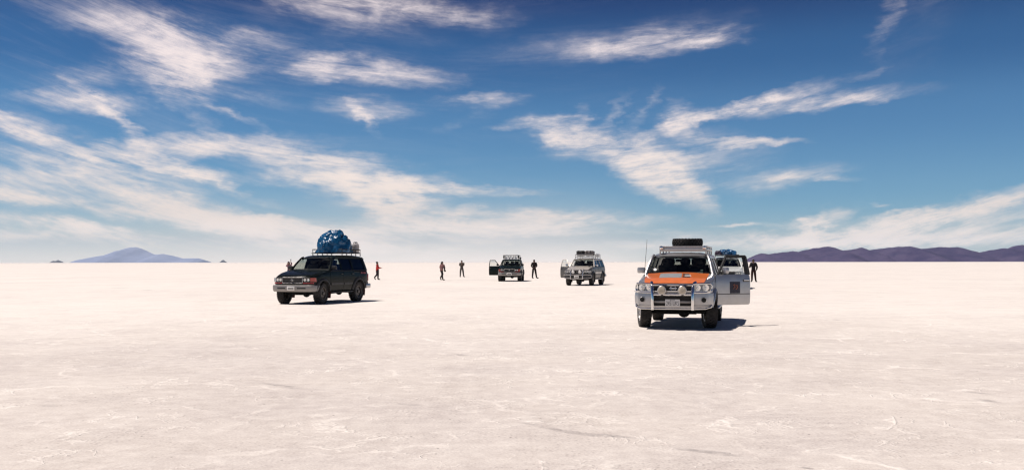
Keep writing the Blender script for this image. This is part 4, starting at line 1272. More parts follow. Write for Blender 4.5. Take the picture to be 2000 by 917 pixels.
# grille, badge, lamps
gm = MB(); c1.front(gm, -.47, .47, .90, 1.065, .012, .06, 12)
go = gm.build("grille", M['black_plastic'], c1.root)
gb = MB()
for k in range(3): c1.front(gb, -.44, .44, .925 + k * .045, .936 + k * .045, .028, .02, 12)
for k in range(-7, 8): c1.front(gb, k * .06 - .005, k * .06 + .005, .91, 1.05, .024, .016, 1)
gb.build("grille_bars", M['dark_plastic'], go)
gv_ = MB()
for s in (-1, 1): gv_.tube([(s * .30, c1.FY(.3) - .035, 1.06), (s * .17, c1.FY(.17) - .04, .915), (s * .10, c1.FY(.1) - .04, .905)], .014, 6)
gv_.tube([(x, c1.FY(x) - .028, 1.07) for x in np.linspace(-.47, .47, 9)], .016, 8)
gv_.build("grille_trim", M['chrome'], go)
em = MB(); y = c1.FY(0) - .048
em.tube([(.068 * math.cos(a), y, .985 + .056 * math.sin(a)) for a in np.linspace(0, 2 * math.pi, 25)[:-1]], .010, 8, closed=True)
em.box((0, y, .985), (.185, .016, .030), .004)
em.build("emblem", M['chrome'], go)
for s in (-1, 1):
    headlamp_block(c1, .47, .855, .91, 1.09, s, rounds=2, trim=M['steel'])
    a, b = sorted((s * .775, s * .825))
    q = MB(); c1.front(q, a, b, .94, 1.06, .016, .03, 4); q.build("indicator", M['amber' if s > 0 else 'reflector'], c1.root)
    q = MB(); c1.panel(q, [(c1.S['nose'] + .13, .93), (c1.S['nose'] + .30, .95), (c1.S['nose'] + .27, 1.06), (c1.S['nose'] + .13, 1.07)], s, .010, .03); q.build("side_lamp", M['reflector'], c1.root)
bo, path = c1.bumper(.52, .90, M['silver'], proud=.13, wrap=.52)
yb = c1.FY(0) - .13
q = MB(); q.box((0, yb - .010, .69), (.90, .07, .235), .01); q.build("bumper_opening", M['under'], bo)
q = MB(); q.box((0, yb - .030, .665), (.88, .05, .055), .015); q.build("bumper_bar", M['bumper_grey'], bo)
q = MB()
q.slab(lambda u, v: (lerp(-.92, .92, u), min(c1.FY(lerp(-.80, .80, u)) - .165, 9), lerp(.905, .925, v)), lambda u, v: (lerp(-.92, .92, u), c1.FY(lerp(-.80, .80, u)) - .02, lerp(.905, .925, v)), 12, 1)
q.build("bumper_step", M['chrome'], bo)
for s in (-1, 1):
    round_lamp(c1, "fog_lamp", s * .725, c1.FY(.725) - .165, .715, .068, M['under'], M['steel'])
    rl = round_lamp(c1, "spot_lamp", s * .24, yb - .20, .945, .105, M['spot_face'], M['steel'])
    q = MB(); q.box((s * .24, yb - .14, .83), (.05, .03, .06), .005); q.build("lamp_bracket", M['black_plastic'], rl)
c1.plate(0.0, yb - .055, .645, .345, .165, "2451UKS", "BOLIVIA")
bb = MB(); yt = yb - .085
for s in (-1, 1):
    bb.tube([(s * .47, yt, .48), (s * .47, yt - .02, .60), (s * .47, yt - .02, .86), (s * .475, yt + .03, 1.02), (s * .50, yt + .14, 1.105), (s * .52, yt + .24, 1.12)], .038, 12)
    bb.tube([(s * .48, yt + .05, 1.09), (s * .72, yt + .08, 1.105), (s * .86, yt + .20, 1.10), (s * .90, yt + .30, 1.04), (s * .90, yt + .30, .96), (s * .86, yt + .16, .895), (s * .70, yt + .04, .895), (s * .49, yt, .895)], .020, 8)
    bb.tube([(s * .47, yt, .505), (s * .76, yt + .04, .51), (s * .87, yt + .14, .545), (s * .90, yt + .30, .60)], .021, 8)
bb.tube([(-.47, yt - .01, .84), (.47, yt - .01, .84)], .030, 10)
bb.tube([(-.47, yt, .505), (.47, yt, .505)], .021, 8)
bb.tube([(-.47, yt + .03, 1.065), (.47, yt + .03, 1.065)], .020, 8)
bb.build("bull_bar", M['chrome'], c1.root)
# roof rack of square aluminium section
rk = MB(); z = 1.955
def rail(y0, y1, x0, x1, z0, z1):
    rk.box(((x0 + x1) / 2, (y0 + y1) / 2, (z0 + z1) / 2), (abs(x1 - x0), abs(y1 - y0), z1 - z0), .008)
rail(-.30, -.25, -.54, .64, 1.885, 1.982); rail(-.305, -.24, -.54, .64, 1.995, 2.022)
rail(1.95, 2.0, -.54, .64, 1.905, 1.975); rail(1.95, 2.0, -.54, .64, 1.995, 2.028)
for s in (-1, 1):
    o_ = .05; rail(-.25, 1.95, o_ + s * .565, o_ + s * .61, 1.905, 1.96); rail(-.25, 1.95, o_ + s * .565, o_ + s * .61, 1.995, 2.028)
    for y in (-.27, .45, 1.2, 1.97):
        rail(y - .03, y + .03, o_ + s * .57, o_ + s * .605, 1.80, 2.0)
    rk.box((o_ + s * .55, -.31, 1.975), (.10, .04, .10), .01)
for y in np.linspace(-.1, 1.8, 8): rail(y - .04, y + .04, -.52, .62, 1.93, 1.95)
rko = rk.build("roof_rack", M['alu'], c1.root)
for s in (-1, 1):
    q = MB(); q.lathe([(.04, 0), (.045, -.02), (.03, -.028), (0, -.03)], 14, 'y', (.05 + s * .55, -.335, 1.985))
    q.build("marker_lamp", M['chrome'], rko)
q = MB(); q.tube([(-.80, -1.28, 1.16), (-.81, -1.29, 1.40), (-.77, -1.275, 1.95), (-.755, -1.265, 2.17)], [.010, .0065, .005, .0035], 6)
q.lathe([(.022, 0), (.018, .06), (.008, .10)], 10, 'z', (-.80, -1.28, 1.13)); q.build("antenna", M['dark_plastic'], c1.root)
# windscreen stickers, mirror trim
q = MB()
for (x, z, w, h) in ((.52, 1.335, .15, .055), (.56, 1.40, .06, .05)):
    yy = c1.S['wsby'] + .15 * (x / .8) ** 2 + (z - 1.29) / .46 * .445 + .045
    q.box((x, yy, z), (w, .006, h), 0, Matrix.Rotation(R(54), 3, 'X').inverted())
q.build("windscreen_sticker", pmat('sticker_paper', (0.35, 0.48, 0.42), .5, vary=.3, vscale=30), c1.root)
# door sticker
q = MB(); c1.panel(q, [(-.46, .82), (-.16, .82), (-.16, 1.115), (-.46, 1.115)], 1, .012, .005); st = c1.door_sub(q, "door_sticker", M['sticker'])
q = MB()
for pl in ([(-.36, .93), (-.33, 1.0), (-.29, .97), (-.26, 1.03), (-.24, 1.01)], [(-.30, .92), (-.25, .95), (-.235, 1.0)], [(-.37, 1.02), (-.33, 1.045), (-.30, 1.03)]):
    q.tube([(c1.X(y_, z_) + .014, y_, z_) for y_, z_ in pl], .010, 6)
c1.door_sub(q, "sticker_emblem", M['sticker_mark'])

def spare_tyre(c, pos):
    tm, rm = wheel_meshes('road_dark')
    r_ = empty("spare_tyre", local(c, pos)); tag(r_, "spare tyre lying flat on the silver car's roof rack", "tyre")
    me = make_wheel_meshes(.395, .195, .022, M['rim_dark'], 6, 'steel')
    for nm, m_ in (("tread", me[0]), ("rim", me[1])):
        o = link(nm, m_, r_); o.rotation_euler = (0, R(-90), 0)
spare_tyre(c1, (.09, .62, 2.03 + .0985))

# ---------------------------------------------------------------- dark green car with the blue tarpaulin (left)
c2 = Car("off_road_car", dict(paint=M['green'], nose=-2.14, tail=2.36, steer=6, belt=1.29, wheel='mud_dark', roof=1.90, wstz=1.78, roofhw=.71, cabin_mat=M['cabin'], flap_mat=M['mudflap'], mould_mat=M['dark_plastic'], flare_mat=M['dark_plastic'],
         rear_glass=glass_mat('black_tint_glass', (0.03, 0.03, 0.03))),
         (-7.72, 38.35), R(-19.0), "dark green off-road car with a big blue tarpaulin load on its roof rack")
c2.body(); c2.cabin(); c2.sides(); c2.under(); c2.wheels(); c2.rear_bumper(M['steel'])
c2.hood_panel(M['green'])
cruiser_front(c2, plate_txt=None)
tube_rack(c2, .48, 2.02, .68, 1.99, 2.14, M['rubber'], 8, 5, .021)
q = MB(); q.tube([(-.70, .40, 1.985), (.70, .40, 1.985)], .016, 6); q.build("rack_bar", M['rubber'], c2.root)
q = MB()
for k in range(4):
    z0 = 1.175 - .004 * k
    c2.panel(q, [(1.62 + k * .13, z0 - .03), (1.71 + k * .13, z0 - .03), (1.73 + k * .13, z0 + .035), (1.66 + k * .13, z0 + .035)], 1, .010, .006)
q.build("side_decal", M['decal_red'], c2.root)
tarp_bundle("tarpaulin_load", "crumpled shiny blue tarpaulin load heaped on the dark green car's roof rack", "load", c2, (-.03, 1.06, 2.01), (1.52, 1.68, .90), M['tarp'], 1.7, peak=(.06, .12), rough=.15, flat=.98, lobe=.42, n=26)
def canister(c, pos, label):
    r_ = empty("canister", local(c, pos), c.root.rotation_euler.z); tag(r_, label, "canister")
    q = MB(); q.lathe([(0, 0), (.14, 0), (.155, .03), (.155, .33), (.14, .38), (.06, .41), (.055, .43)], 20, 'z'); q.build("barrel", M['can_white'], r_)
    q = MB(); q.lathe([(.05, .43), (.05, .46), (0, .465)], 14, 'z'); q.tube([(-.10, 0, .39), (-.08, 0, .46), (.08, 0, .46), (.10, 0, .39)], .012, 6); q.build("cap_and_handle", M['black_plastic'], r_)
    q = MB(); q.lathe([(.158, .10), (.158, .13)], 20, 'z'); q.lathe([(.158, .25), (.158, .28)], 20, 'z'); q.build("strap", M['rope'], r_)
canister(c2, (.50, 1.95, 2.0), "pale canister strapped behind the blue tarpaulin on the green car's rack")

# ---------------------------------------------------------------- dark car with its door open and empty rack (middle, far)
c3 = Car("off_road_car", dict(paint=M['green2'], steer=-4, belt=1.27, wheel='mud_dark', Rt=.395, roof=1.86, wstz=1.75, open=-1, open_angle=68, flare_mat=M['dark_plastic'], frame_mat=M['rubber'], frame_r=.032, lining_mat=M['cabin'], side_glass=M['glass'], rear_glass=M['glass']),
         (-.05, 80.3), R(-4.5), "dark car with its front door open and an empty rack with lamps on the roof")
c3.body(); c3.cabin(); c3.sides(); c3.under(); c3.wheels(); c3.rear_bumper(M['steel']); c3.hood_panel(M['green2'])
cruiser_front(c3, plate=False)
q = MB(); yp = c3.FY(0) - .15
pts = []
for a in np.linspace(0, 2 * math.pi, 33)[:-1]:
    ca, sa = math.cos(a), math.sin(a)
    pts.append((.18 * abs(ca) ** .4 * (1 if ca > 0 else -1), yp, .62 + .085 * abs(sa) ** .4 * (1 if sa > 0 else -1)))
q.tube(pts, .028, 8, closed=True); q.build("plate_frame", M['plate'], c3.root)
rk3 = tube_rack(c3, -.30, 1.9, .62, 1.98, 2.17, M['rubber'], 6, 4, .026)
q = MB(); q.box((0, -.31, 2.155), (1.30, .06, .075), .01); q.box((0, -.31, 1.985), (1.30, .06, .065), .01)
for s in (-1, 1): q.box((s * .62, -.31, 2.05), (.10, .06, .26), .01)
q.build("front_frame", M['rubber'], rk3)
for x in (-.42, -.14, .14, .42): round_lamp(c3, "roof_lamp", x, -.36, 2.02 - .085, .065, M['reflector'], M['black_plastic'], parent=rk3)
q = MB(); q.tube([(.84, -.95, 1.2), (.87, -.75, 1.45), (.82, -.55, 1.78), (.82, -.50, 1.92)], .045, 8); q.box((.82, -.53, 1.95), (.12, .10, .12), .03); q.build("snorkel", M['black_plastic'], c3.root)

# ---------------------------------------------------------------- pale car with the bull bar and bags on the rack (middle right)
c4 = Car("off_road_car", dict(paint=M['champagne_shade'], steer=4, belt=1.28, wheel='road_dark', roof=1.88, wstz=1.77, open=-1, open_angle=52, flare_mat=M['grey_two'], door_mat=M['champagne_shade'], pillar_mat=M['champagne'], frame_mat=M['champagne'], frame_r=.024, lining_mat=M['cabin_tan'],
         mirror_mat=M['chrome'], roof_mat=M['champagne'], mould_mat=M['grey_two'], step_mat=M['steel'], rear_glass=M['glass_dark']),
         (5.13, 66.4), R(-18.5), "pale gold and grey car with a bull bar and bags on its roof rack")
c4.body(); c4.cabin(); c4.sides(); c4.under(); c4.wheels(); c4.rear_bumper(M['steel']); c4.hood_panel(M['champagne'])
cruiser_front(c4, amber=False, plate=False, bumper=M['grey_two'], grille_trim=M['chrome'])
q = MB()
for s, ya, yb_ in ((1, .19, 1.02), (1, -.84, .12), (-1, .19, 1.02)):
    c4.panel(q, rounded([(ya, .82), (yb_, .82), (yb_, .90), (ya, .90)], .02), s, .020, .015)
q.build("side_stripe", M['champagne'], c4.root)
bb = MB(); yt = c4.FY(0) - .20
for s in (-1, 1):
    bb.tube([(s * .42, yt, .44), (s * .42, yt - .02, .60), (s * .42, yt, .90), (s * .43, yt + .06, 1.04), (s * .45, yt + .16, 1.10)], .042, 10)
    bb.tube([(s * .42, yt, .74), (s * .75, yt + .04, .75), (s * .93, yt + .18, .74), (s * .95, yt + .34, .68)], .028, 8)
    bb.tube([(s * .42, yt, .50), (s * .75, yt + .04, .50), (s * .93, yt + .18, .54), (s * .95, yt + .34, .60)], .026, 8)
    bb.tube([(s * .43, yt + .06, 1.05), (s * .70, yt + .10, 1.05), (s * .86, yt + .22, 1.0), (s * .90, yt + .28, .92)], .022, 8)
bb.tube([(-.42, yt, .74), (.42, yt, .74)], .032, 8); bb.tube([(-.42, yt, .46), (.42, yt, .46)], .030, 8); bb.tube([(-.43, yt + .05, 1.05), (.43, yt + .05, 1.05)], .022, 8)
bb.build("bull_bar", M['steel'], c4.root)
for s in (-1, 1): round_lamp(c4, "spot_lamp", s * .24, yt - .03, .93, .115, M['spot_white'], M['steel'])
c4.plate(0, yt - .045, .60, .33, .16)
tube_rack(c4, -.28, 1.85, .64, 1.97, 2.12, M['dark_plastic'], 6, 4)
q = MB(); q.box((0, -.30, 2.11), (1.30, .04, .06), .01); q.box((0, -.30, 1.955), (1.30, .04, .05), .01); q.build("rack_beam", M['alu'], c4.root)
q = MB(); q.tube([(.80, -1.02, 1.22), (.80, -1.08, 1.36)], .03, 8); q.sphere((.62, -1.30, 1.30), .07, s=(1.1, .8, .9)); q.build("fender_mirror", M['black_plastic'], c4.root)
q = MB(); q.box((.56, 1.3, 2.07), (.10, .7, .20), .03); q.tube([(.60, .85, 2.0), (.60, .85, 2.2), (.60, 1.75, 2.2), (.60, 1.75, 2.0)], .02, 6); q.build("rack_box", M['white'], c4.root)

def soft_bag(name, label, cat, c, pos, size, mat, seed, strap=None):
    m = MB()
    def f(u, v):
        a = u * 2 * math.pi; t = (v - .5) * math.pi
        e = .45
        sg = lambda w: (abs(w) ** e) * (1 if w >= 0 else -1)
        x = sg(math.cos(t)) * sg(math.cos(a)); y = sg(math.cos(t)) * sg(math.sin(a)); z = sg(math.sin(t))
        P = Vector((x * 2 + seed, y * 2, z * 2)); d = 1 + .10 * mnoise.noise(P * 1.4) + .05 * mnoise.noise(P * 3.2)
        return (x * size[0] / 2 * d, y * size[1] / 2 * d, (z * d * .5 + .5) * size[2])
    m.grid(lambda u, v: f(u % 1.0, v), 32, 16)
    o = m.build(name, mat, None, local(c, pos), (0, 0, c.root.rotation_euler.z), angle=60)
    tag(o, label, cat)
    if strap:
        s_ = MB(); s_.box((size[0] * .2, 0, size[2] * .5), (.04, size[1] * 1.04, size[2] * 1.06), .01); s_.box((-size[0] * .2, 0, size[2] * .5), (.04, size[1] * 1.04, size[2] * 1.06), .01)
        s_.build("strap", strap, o)
    return o
soft_bag("travel_bag", "black bag at the front of the pale car's roof rack", "bag", c4, (-.33, .15, 2.03), (.60, .75, .36), M['bag_black'], 1.0, M['dark_plastic'])
soft_bag("travel_bag", "mottled grey bag beside the black bag on the pale car's rack", "bag", c4, (.29, .15, 2.03), (.62, .75, .36), M['bag_grey'], 4.0, M['dark_plastic'])

# ---------------------------------------------------------------- white car half hidden behind the silver one
c5 = Car("off_road_car", dict(paint=M['white'], steer=0, belt=1.28, wheel='road_dark', roof=1.88, wstz=1.77, flare_mat=M['white'], ws_glass=M['glass_dark']),
         (13.05, 57.5), R(-12.0), "white car seen through the silver car's open door, bundles on its roof")
c5.body(); c5.cabin(); c5.sides(); c5.under(); c5.wheels(); c5.rear_bumper(M['steel']); c5.hood_panel(M['white'])
cruiser_front(c5, amber=False)
tube_rack(c5, -.35, 1.9, .70, 1.96, 2.03, M['rubber'], 7, 4)
tarp_bundle("blue_bundle", "flat blue sheeted bundle lashed on the white car's roof", "bundle", c5, (.06, .3, 2.0), (1.15, 1.3, .33), M['tarp2'], 5.5, peak=(-.15, 0), rough=.22, flat=.45)
tarp_bundle("dark_bundle", "dark rounded bundle at the left edge of the white car's rack", "bundle", c5, (-.52, -.05, 2.0), (.46, .75, .27), M['purple'], 9.5, rough=.18, flat=.4, n=16)
# ================================================================ people
M['skin'] = pmat('skin', (0.30, 0.165, 0.115), 0.55, vary=0.1, vscale=12)
M['skin_dark'] = pmat('tanned_skin', (0.16, 0.085, 0.058), 0.55, vary=0.1, vscale=12)
M['hair'] = pmat('black_hair', (0.012, 0.009, 0.008), 0.5, vary=0.3, vscale=60)
M['hair_red'] = pmat('dark_red_hair', (0.050, 0.012, 0.014), 0.5, vary=0.3, vscale=60)
def cloth(name, col): return pmat(name, col, 0.9, spec=0.2, vary=0.22, vscale=7, bump=0.4, bscale=30)
M['eye'] = pmat('eye', (0.02, 0.015, 0.012), 0.2)

BASE = dict(pelvis=(0, 0, .96), waist=(0, 0, 1.08), chest=(0, 0, 1.30), neck=(0, 0, 1.47), jaw=(0, -.015, 1.55), crown=(0, .005, 1.66),
            hipL=(-.09, 0, .92), hipR=(.09, 0, .92), kneeL=(-.10, -.01, .50), kneeR=(.10, -.01, .50), ankL=(-.11, .02, .09), ankR=(.11, .02, .09),
            shL=(-.19, 0, 1.42), shR=(.19, 0, 1.42), elL=(-.24, .02, 1.14), elR=(.24, .02, 1.14), wrL=(-.25, -.05, .90), wrR=(.25, -.05, .90))

def person(loc, rz, height, pose, label, top, trousers, hair, hair_style='short', skin=None, shoe=None, group="people out on the salt flat", stripes=None, facing=-90):
    """pose gives joints in metres (x across, y depth, z up) for a 1.75 m figure; facing is the way the face looks (degrees in that frame)"""
    J = dict(BASE); J.update(pose); k = height / 1.75
    J = {n: Vector(p) * k for n, p in J.items()}
    skin = skin or M['skin']
    root = empty("person", loc, rz); tag(root, label, "person", group)
    fd = Vector((math.cos(R(facing)), math.sin(R(facing)), 0))     # where the face looks
    names = ['pelvis', 'waist', 'chest', 'neck', 'jaw', 'crown']
    V = [J[n] for n in names]; Rr = [(.100, .08), (.085, .075), (.105, .085), (.052, .052), (.072, .078), (.070, .080)]
    E = [(i, i + 1) for i in range(5)]; roots = [0]
    def app(p, r, to): V.append(p); Rr.append(r); E.append((to, len(V) - 1)); return len(V) - 1
    hands = []
    for s in 'LR':
        a = app(J['sh' + s], .056, 2); b = app(J['el' + s], .042, a); w = app(J['wr' + s], .028, b)
        d = (J['wr' + s] - J['el' + s]).normalized()
        if 'hd' + s in pose: d = Vector(pose['hd' + s]).normalized()
        pm = app(J['wr' + s] + d * .07 * k, (.036, .022), w)
        hands.append((s, J['wr' + s], d))
    for s in 'LR':
        a = app(J['hip' + s], .088, 0); b = app(J['knee' + s], .056, a); c = app(J['ank' + s], .038, b)
        toe = Vector(pose['toe' + s]) * k if 'toe' + s in pose else J['ank' + s] + fd * .15 * k + Vector((0, 0, -.05 * k))
        app(toe, .032, c)
        J['toe' + s] = toe
    # nose and ears on the head
    jw = (J['jaw'] + J['crown']) / 2; side = Vector((-fd.y, fd.x, 0))
    n0 = app(jw + fd * .100 * k, .014, 4)
    for s, w, d in hands:
        u = d.cross(Vector((0, 0, 1)));
        if u.length < .2: u = d.cross(Vector((0, 1, 0)))
        u.normalize(); nn = u.cross(d).normalized()
        for q in range(4):
            L = (.075, .085, .08, .062)[q] * k
            p0 = w + d * .075 * k + u * (q - 1.5) * .019 * k
            V.append(p0); Rr.append(.0085); i0 = len(V) - 1; roots.append(i0)
            i1 = app(p0 + d * L * .5 + nn * .008 * k, .008, i0); app(p0 + d * L * .9 + nn * .03 * k, .007, i1)
        p0 = w + d * .03 * k + u * .028 * k
        V.append(p0); Rr.append(.010); i0 = len(V) - 1; roots.append(i0)
        i1 = app(p0 + (d * .6 + u).normalized() * .035 * k, .0095, i0); app(p0 + (d * 1.4 + u).normalized() * .065 * k, .008, i1)
    Rr = [tuple(x * 1.30 for x in r) if isinstance(r, tuple) else (r * 1.25 if r > .02 else r) for r in Rr]
    Rk = [tuple(x * k for x in r) if isinstance(r, tuple) else r * k for r in Rr]
    body = skin_mesh("body", [tuple(v) for v in V], E, Rk, skin, root, 1, roots)
    # clothes
    up = Vector((0, 0, k))
    tv = [J['pelvis'] - up * .10, J['pelvis'] - up * .02, J['waist'], J['chest'], J['neck'] - up * .02, J['neck'] + up * .03]; tr = [(.160, .145), (.165, .150), (.155, .145), (.185, .170), (.085, .085), (.070, .070)]; te = [(0, 1), (1, 2), (2, 3), (3, 4), (4, 5)]
    for s in 'LR':
        tv += [J['sh' + s], J['el' + s], J['wr' + s].lerp(J['el' + s], -.05)]; n = len(tv)
        tr += [.096, .076, .055]; te += [(3, n - 3), (n - 3, n - 2), (n - 2, n - 1)]
    tp = skin_mesh("jacket", [tuple(v) for v in tv], te, [tuple(x * k for x in r) if isinstance(r, tuple) else r * k for r in tr], top, root, 2)
    tv = [J['pelvis'] - up * .005, J['pelvis'] + up * .07, J['pelvis'] + up * .11]; tr = [(.150, .125), (.140, .115), (.135, .11)]; te = [(0, 1), (1, 2)]
    for s in 'LR':
        tv += [J['hip' + s], J['knee' + s], J['ank' + s] + (J['knee' + s] - J['ank' + s]) * .12, J['ank' + s] - (J['knee' + s] - J['ank' + s]) * .06]; n = len(tv)
        tr += [.125, .092, .072, .068]; te += [(0, n - 4), (n - 4, n - 3), (n - 3, n - 2), (n - 2, n - 1)]
    skin_mesh("trousers", [tuple(v) for v in tv], te, [tuple(x * k for x in r) if isinstance(r, tuple) else r * k for r in tr], trousers, root, 2)
    for s in 'LR':
        a = J['ank' + s]; t = J['toe' + s]; d = (t - a); d2 = Vector((d.x, d.y, 0))
        heel = a - d * .25 + Vector((0, 0, -.035 * k))
        skin_mesh("shoe", [tuple(a + Vector((0, 0, .02 * k))), tuple(a.lerp(t, .15) + Vector((0, 0, -.03 * k))), tuple(t), tuple(t + d * .35), tuple(heel)], [(0, 1), (1, 2), (2, 3), (1, 4)],
                  [.062 * k, .066 * k, .058 * k, .044 * k, .052 * k], shoe or M['rubber'], root, 1, 1)
    # face and hair
    e = MB()
    for sg in (-1, 1): e.sphere(jw + fd * .080 * k + side * sg * .032 * k + Vector((0, 0, .012 * k)), .011 * k, 8, 6)
    e.build("eyes", M['eye'], root)
    e = MB(); e.box(jw + fd * .088 * k + Vector((0, 0, -.052 * k)), (.03 * k if abs(fd.x) < .5 else .012 * k, .012 * k if abs(fd.x) < .5 else .03 * k, .009 * k), .003 * k); e.build("mouth", M['decal_red'], root)
    e = MB()
    for sg in (-1, 1): e.sphere(jw + side * sg * .088 * k - fd * .005 * k, .026 * k, 8, 6, (.6, .6, 1.2))
    e.build("ears", skin, root)
    hm = MB(); hc = J['crown'] - fd * .014 * k
    hm.sphere(hc + Vector((0, 0, -.006 * k)), .112 * k, 16, 10, (.92, .95, .92))
    if hair_style == 'long':
        b0 = hc - fd * .06 * k
        hm.tube([b0 + Vector((0, 0, .03 * k)), b0 - fd * .03 * k + Vector((0, 0, -.10 * k)), b0 - fd * .05 * k + Vector((0, 0, -.22 * k)), b0 - fd * .04 * k + Vector((0, 0, -.33 * k))], [.07 * k, .085 * k, .075 * k, .03 * k], 10)
        for sg in (-1, 1):
            hm.tube([hc + side * sg * .07 * k, hc + side * sg * .085 * k + Vector((0, 0, -.12 * k)), hc + side * sg * .075 * k + Vector((0, 0, -.22 * k))], [.04 * k, .04 * k, .018 * k], 8)
    if hair_style == 'bun':
        hm.sphere(hc - fd * .09 * k + Vector((0, 0, .05 * k)), .05 * k, 10, 8)
        hm.tube([hc - fd * .05 * k, hc - fd * .07 * k + Vector((0, 0, -.12 * k))], [.07 * k, .04 * k], 8)
    hm.build("hair", hair, root)
    return root, J, k

def feet(px, py): x, y = at(px, py); return (x, y, 0)

# woman in the red top walking to the right
r, J, k = person(feet(737, 545.3), 0, 1.66, dict(hipL=(-.06, .03, .92), hipR=(.04, -.03, .92), kneeR=(.07, -.03, .50), ankR=(.06, -.03, .09), toeR=(.22, -.03, .04),
        kneeL=(-.03, .04, .52), ankL=(-.30, .05, .20), toeL=(-.20, .05, .06), shL=(-.02, .17, 1.42), shR=(.0, -.17, 1.42), elL=(.10, .20, 1.16), wrL=(.33, .16, 1.14), elR=(.06, -.20, 1.16), wrR=(.30, -.14, 1.12), hdR=(1, 0, 0), hdL=(1, 0, 0)),
        "woman in a bright red top and dark leggings walking right, arms held out", cloth('red_cloth', (0.46, 0.035, 0.030)), cloth('dark_leggings', (0.022, 0.016, 0.022)), M['hair'], 'bun', facing=0)
q = MB(); q.tube([(.0 + .09 * math.cos(a), .09 * math.sin(a), 1.42 * k) for a in np.linspace(0, 2 * math.pi, 13)[:-1]], .042, 8, closed=True); q.build("scarf", M['hair'], r)
# woman with long dark hair
r, J, k = person(feet(863.5, 546.6), 0, 1.68, dict(pelvis=(-.06, 0, .95), waist=(-.03, 0, 1.08), chest=(.0, 0, 1.29), neck=(.02, 0, 1.46), jaw=(.03, -.02, 1.54), crown=(.02, 0, 1.65), hipL=(-.13, .03, .92), hipR=(.0, -.03, .92),
        kneeL=(.07, .03, .56), ankL=(-.17, .05, .22), toeL=(-.10, .05, .06), kneeR=(.0, -.04, .50), ankR=(.06, -.04, .09), toeR=(.21, -.08, .04), shL=(-.15, .05, 1.40), shR=(.17, -.05, 1.40), elL=(-.19, -.06, 1.14), wrL=(.04, -.17, .99), elR=(.24, -.06, 1.13), wrR=(.22, -.18, .96), hdL=(.9, -.2, -.3)),
        "woman with long dark hair in a dusty pink top carrying a dark coat", cloth('dusty_pink_cloth', (0.27, 0.14, 0.135)), cloth('brown_black_trousers', (0.022, 0.018, 0.017)), M['hair'], 'long', facing=-40)
coat = skin_mesh("coat", [(.16, -.20, 1.20), (.22, -.22, 1.02), (.28, -.22, .84), (.20, -.2, .78), (.33, -.2, .80)], [(0, 1), (1, 2), (2, 3), (2, 4)], [(.05, .03), (.10, .05), (.12, .05), .08, .05], cloth('dark_coat_cloth', (0.025, 0.020, 0.019)), None, 2, 1)
coat.location = feet(863.5, 546.6)
tag(coat, "dark folded coat carried over the arm of the woman in pink", "coat")
# man with a camera
r, J, k = person(feet(901.8, 540.4), 0, 1.80, dict(ankL=(-.16, 0, .09), kneeL=(-.13, -.01, .5), ankR=(.20, .02, .09), kneeR=(.15, -.01, .5), toeL=(-.16, -.14, .04), toeR=(.30, -.10, .04), elL=(-.23, -.13, 1.20), wrL=(.0, -.24, 1.31), elR=(.21, -.14, 1.18), wrR=(.14, -.28, 1.33), hdL=(1, -.2, .2), hdR=(-.1, -.4, 1)),
        "man in grey clothes with legs apart holding a camera before his chest", cloth('dark_grey_cloth', (0.085, 0.072, 0.066)), cloth('grey_trousers', (0.085, 0.075, 0.072)), M['hair'], skin=M['skin'], facing=-65)
cr = empty("camera_body", tuple(Vector(feet(901.8, 540.4)) + Vector((.14 * k, -.34 * k, 1.42 * k)))); tag(cr, "black camera held by the man in grey", "camera")
q = MB(); q.box((0, 0, 0), (.17, .08, .12), .015); q.box((0, .0, .07), (.06, .06, .03), .008); q.build("housing", M['black_plastic'], cr)
q = MB(); q.lathe([(.045, 0), (.045, -.10), (.05, -.14), (.04, -.14), (0, -.12)], 16, 'y', (0, -.03, 0)); q.build("camera_lens", M['black_plastic'], cr)
# man in black striding
r, J, k = person(feet(1043.3, 543.6), 0, 1.84, dict(ankL=(-.17, .03, .09), kneeL=(-.13, .0, .5), toeL=(-.10, -.12, .04), ankR=(.22, -.02, .09), kneeR=(.15, -.03, .5), toeR=(.36, -.08, .04), shL=(-.19, 0, 1.42), elL=(-.26, .04, 1.14), wrL=(-.12, -.16, 1.02), elR=(.25, .05, 1.16), wrR=(.16, -.12, 1.05), hdL=(.7, -.3, -.4), hdR=(-.6, -.5, -.3)),
        "man all in black standing with feet apart beside the dark car", cloth('black_shirt', (0.018, 0.012, 0.011)), cloth('black_trousers', (0.016, 0.011, 0.011)), M['hair'], skin=M['skin_dark'], facing=-75)
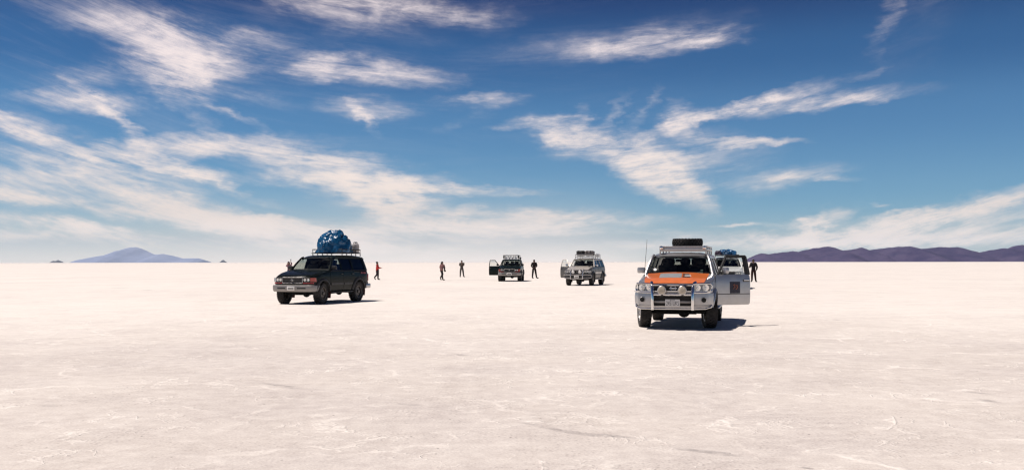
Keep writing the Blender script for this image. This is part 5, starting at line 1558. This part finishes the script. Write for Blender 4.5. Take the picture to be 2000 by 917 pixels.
# man in black behind the open door
r, J, k = person(feet(1471.5, 551.6), 0, 1.80, dict(ankL=(-.12, 0, .09), kneeL=(-.11, 0, .5), toeL=(-.20, -.11, .04), ankR=(.18, .0, .09), kneeR=(.13, -.02, .5), toeR=(.20, -.15, .04), shL=(-.20, 0, 1.42), elL=(-.29, -.08, 1.16), wrL=(-.34, -.22, 1.12), elR=(.30, .05, 1.14), wrR=(.22, -.06, .93), hdL=(-.8, -.5, 0), hdR=(-.4, -.5, -.7), crown=(-.02, 0, 1.66)),
        "man in a black jacket standing right of the silver car's open door", cloth('black_jacket', (0.012, 0.010, 0.011)), cloth('wine_black_trousers', (0.030, 0.010, 0.009)), M['hair'], skin=M['skin_dark'], facing=-110)
# woman taking a picture behind the green car's bonnet
hw_loc = (-20.9, 88.8, 0)
r, J, k = person(hw_loc, 0, 1.70, dict(shL=(-.18, 0, 1.40), shR=(.19, 0, 1.40), elL=(-.22, -.14, 1.28), wrL=(-.10, -.28, 1.45), elR=(.27, -.05, 1.50), wrR=(.20, -.16, 1.70), hdR=(.1, -.3, 1), hdL=(.2, -.3, 1), jaw=(-.05, -.02, 1.54), crown=(-.06, 0, 1.65)),
        "woman in a patterned top, arm raised, half hidden behind the green car's bonnet", cloth('patterned_cloth', (0.17, 0.075, 0.11)), cloth('dark_jeans', (0.02, 0.022, 0.035)), M['hair_red'], 'long', facing=-120)
sl = bpy.data.materials['patterned_cloth']; N = NT(sl.node_tree); p_ = N.n['Principled BSDF']
wv = N.new('ShaderNodeTexChecker'); wv.inputs['Scale'].default_value = 14.0; wv.inputs['Color1'].default_value = (0.035, 0.035, 0.05, 1); wv.inputs['Color2'].default_value = (0.42, 0.22, 0.27, 1)
N.put(wv.inputs['Vector'], N.new('ShaderNodeTexCoord').outputs['Object']); N.put(p_.inputs['Base Color'], wv.outputs['Color'])
ph = MB(); ph.box((0, 0, 0), (.075, .012, .15), .006)
pho = ph.build("phone", M['black_plastic'], None, tuple(Vector(hw_loc) + Vector((.225 * k, -.22 * k, 1.90 * k))), (0, R(18), 0))
tag(pho, "slim phone held up by the woman behind the green car", "phone")
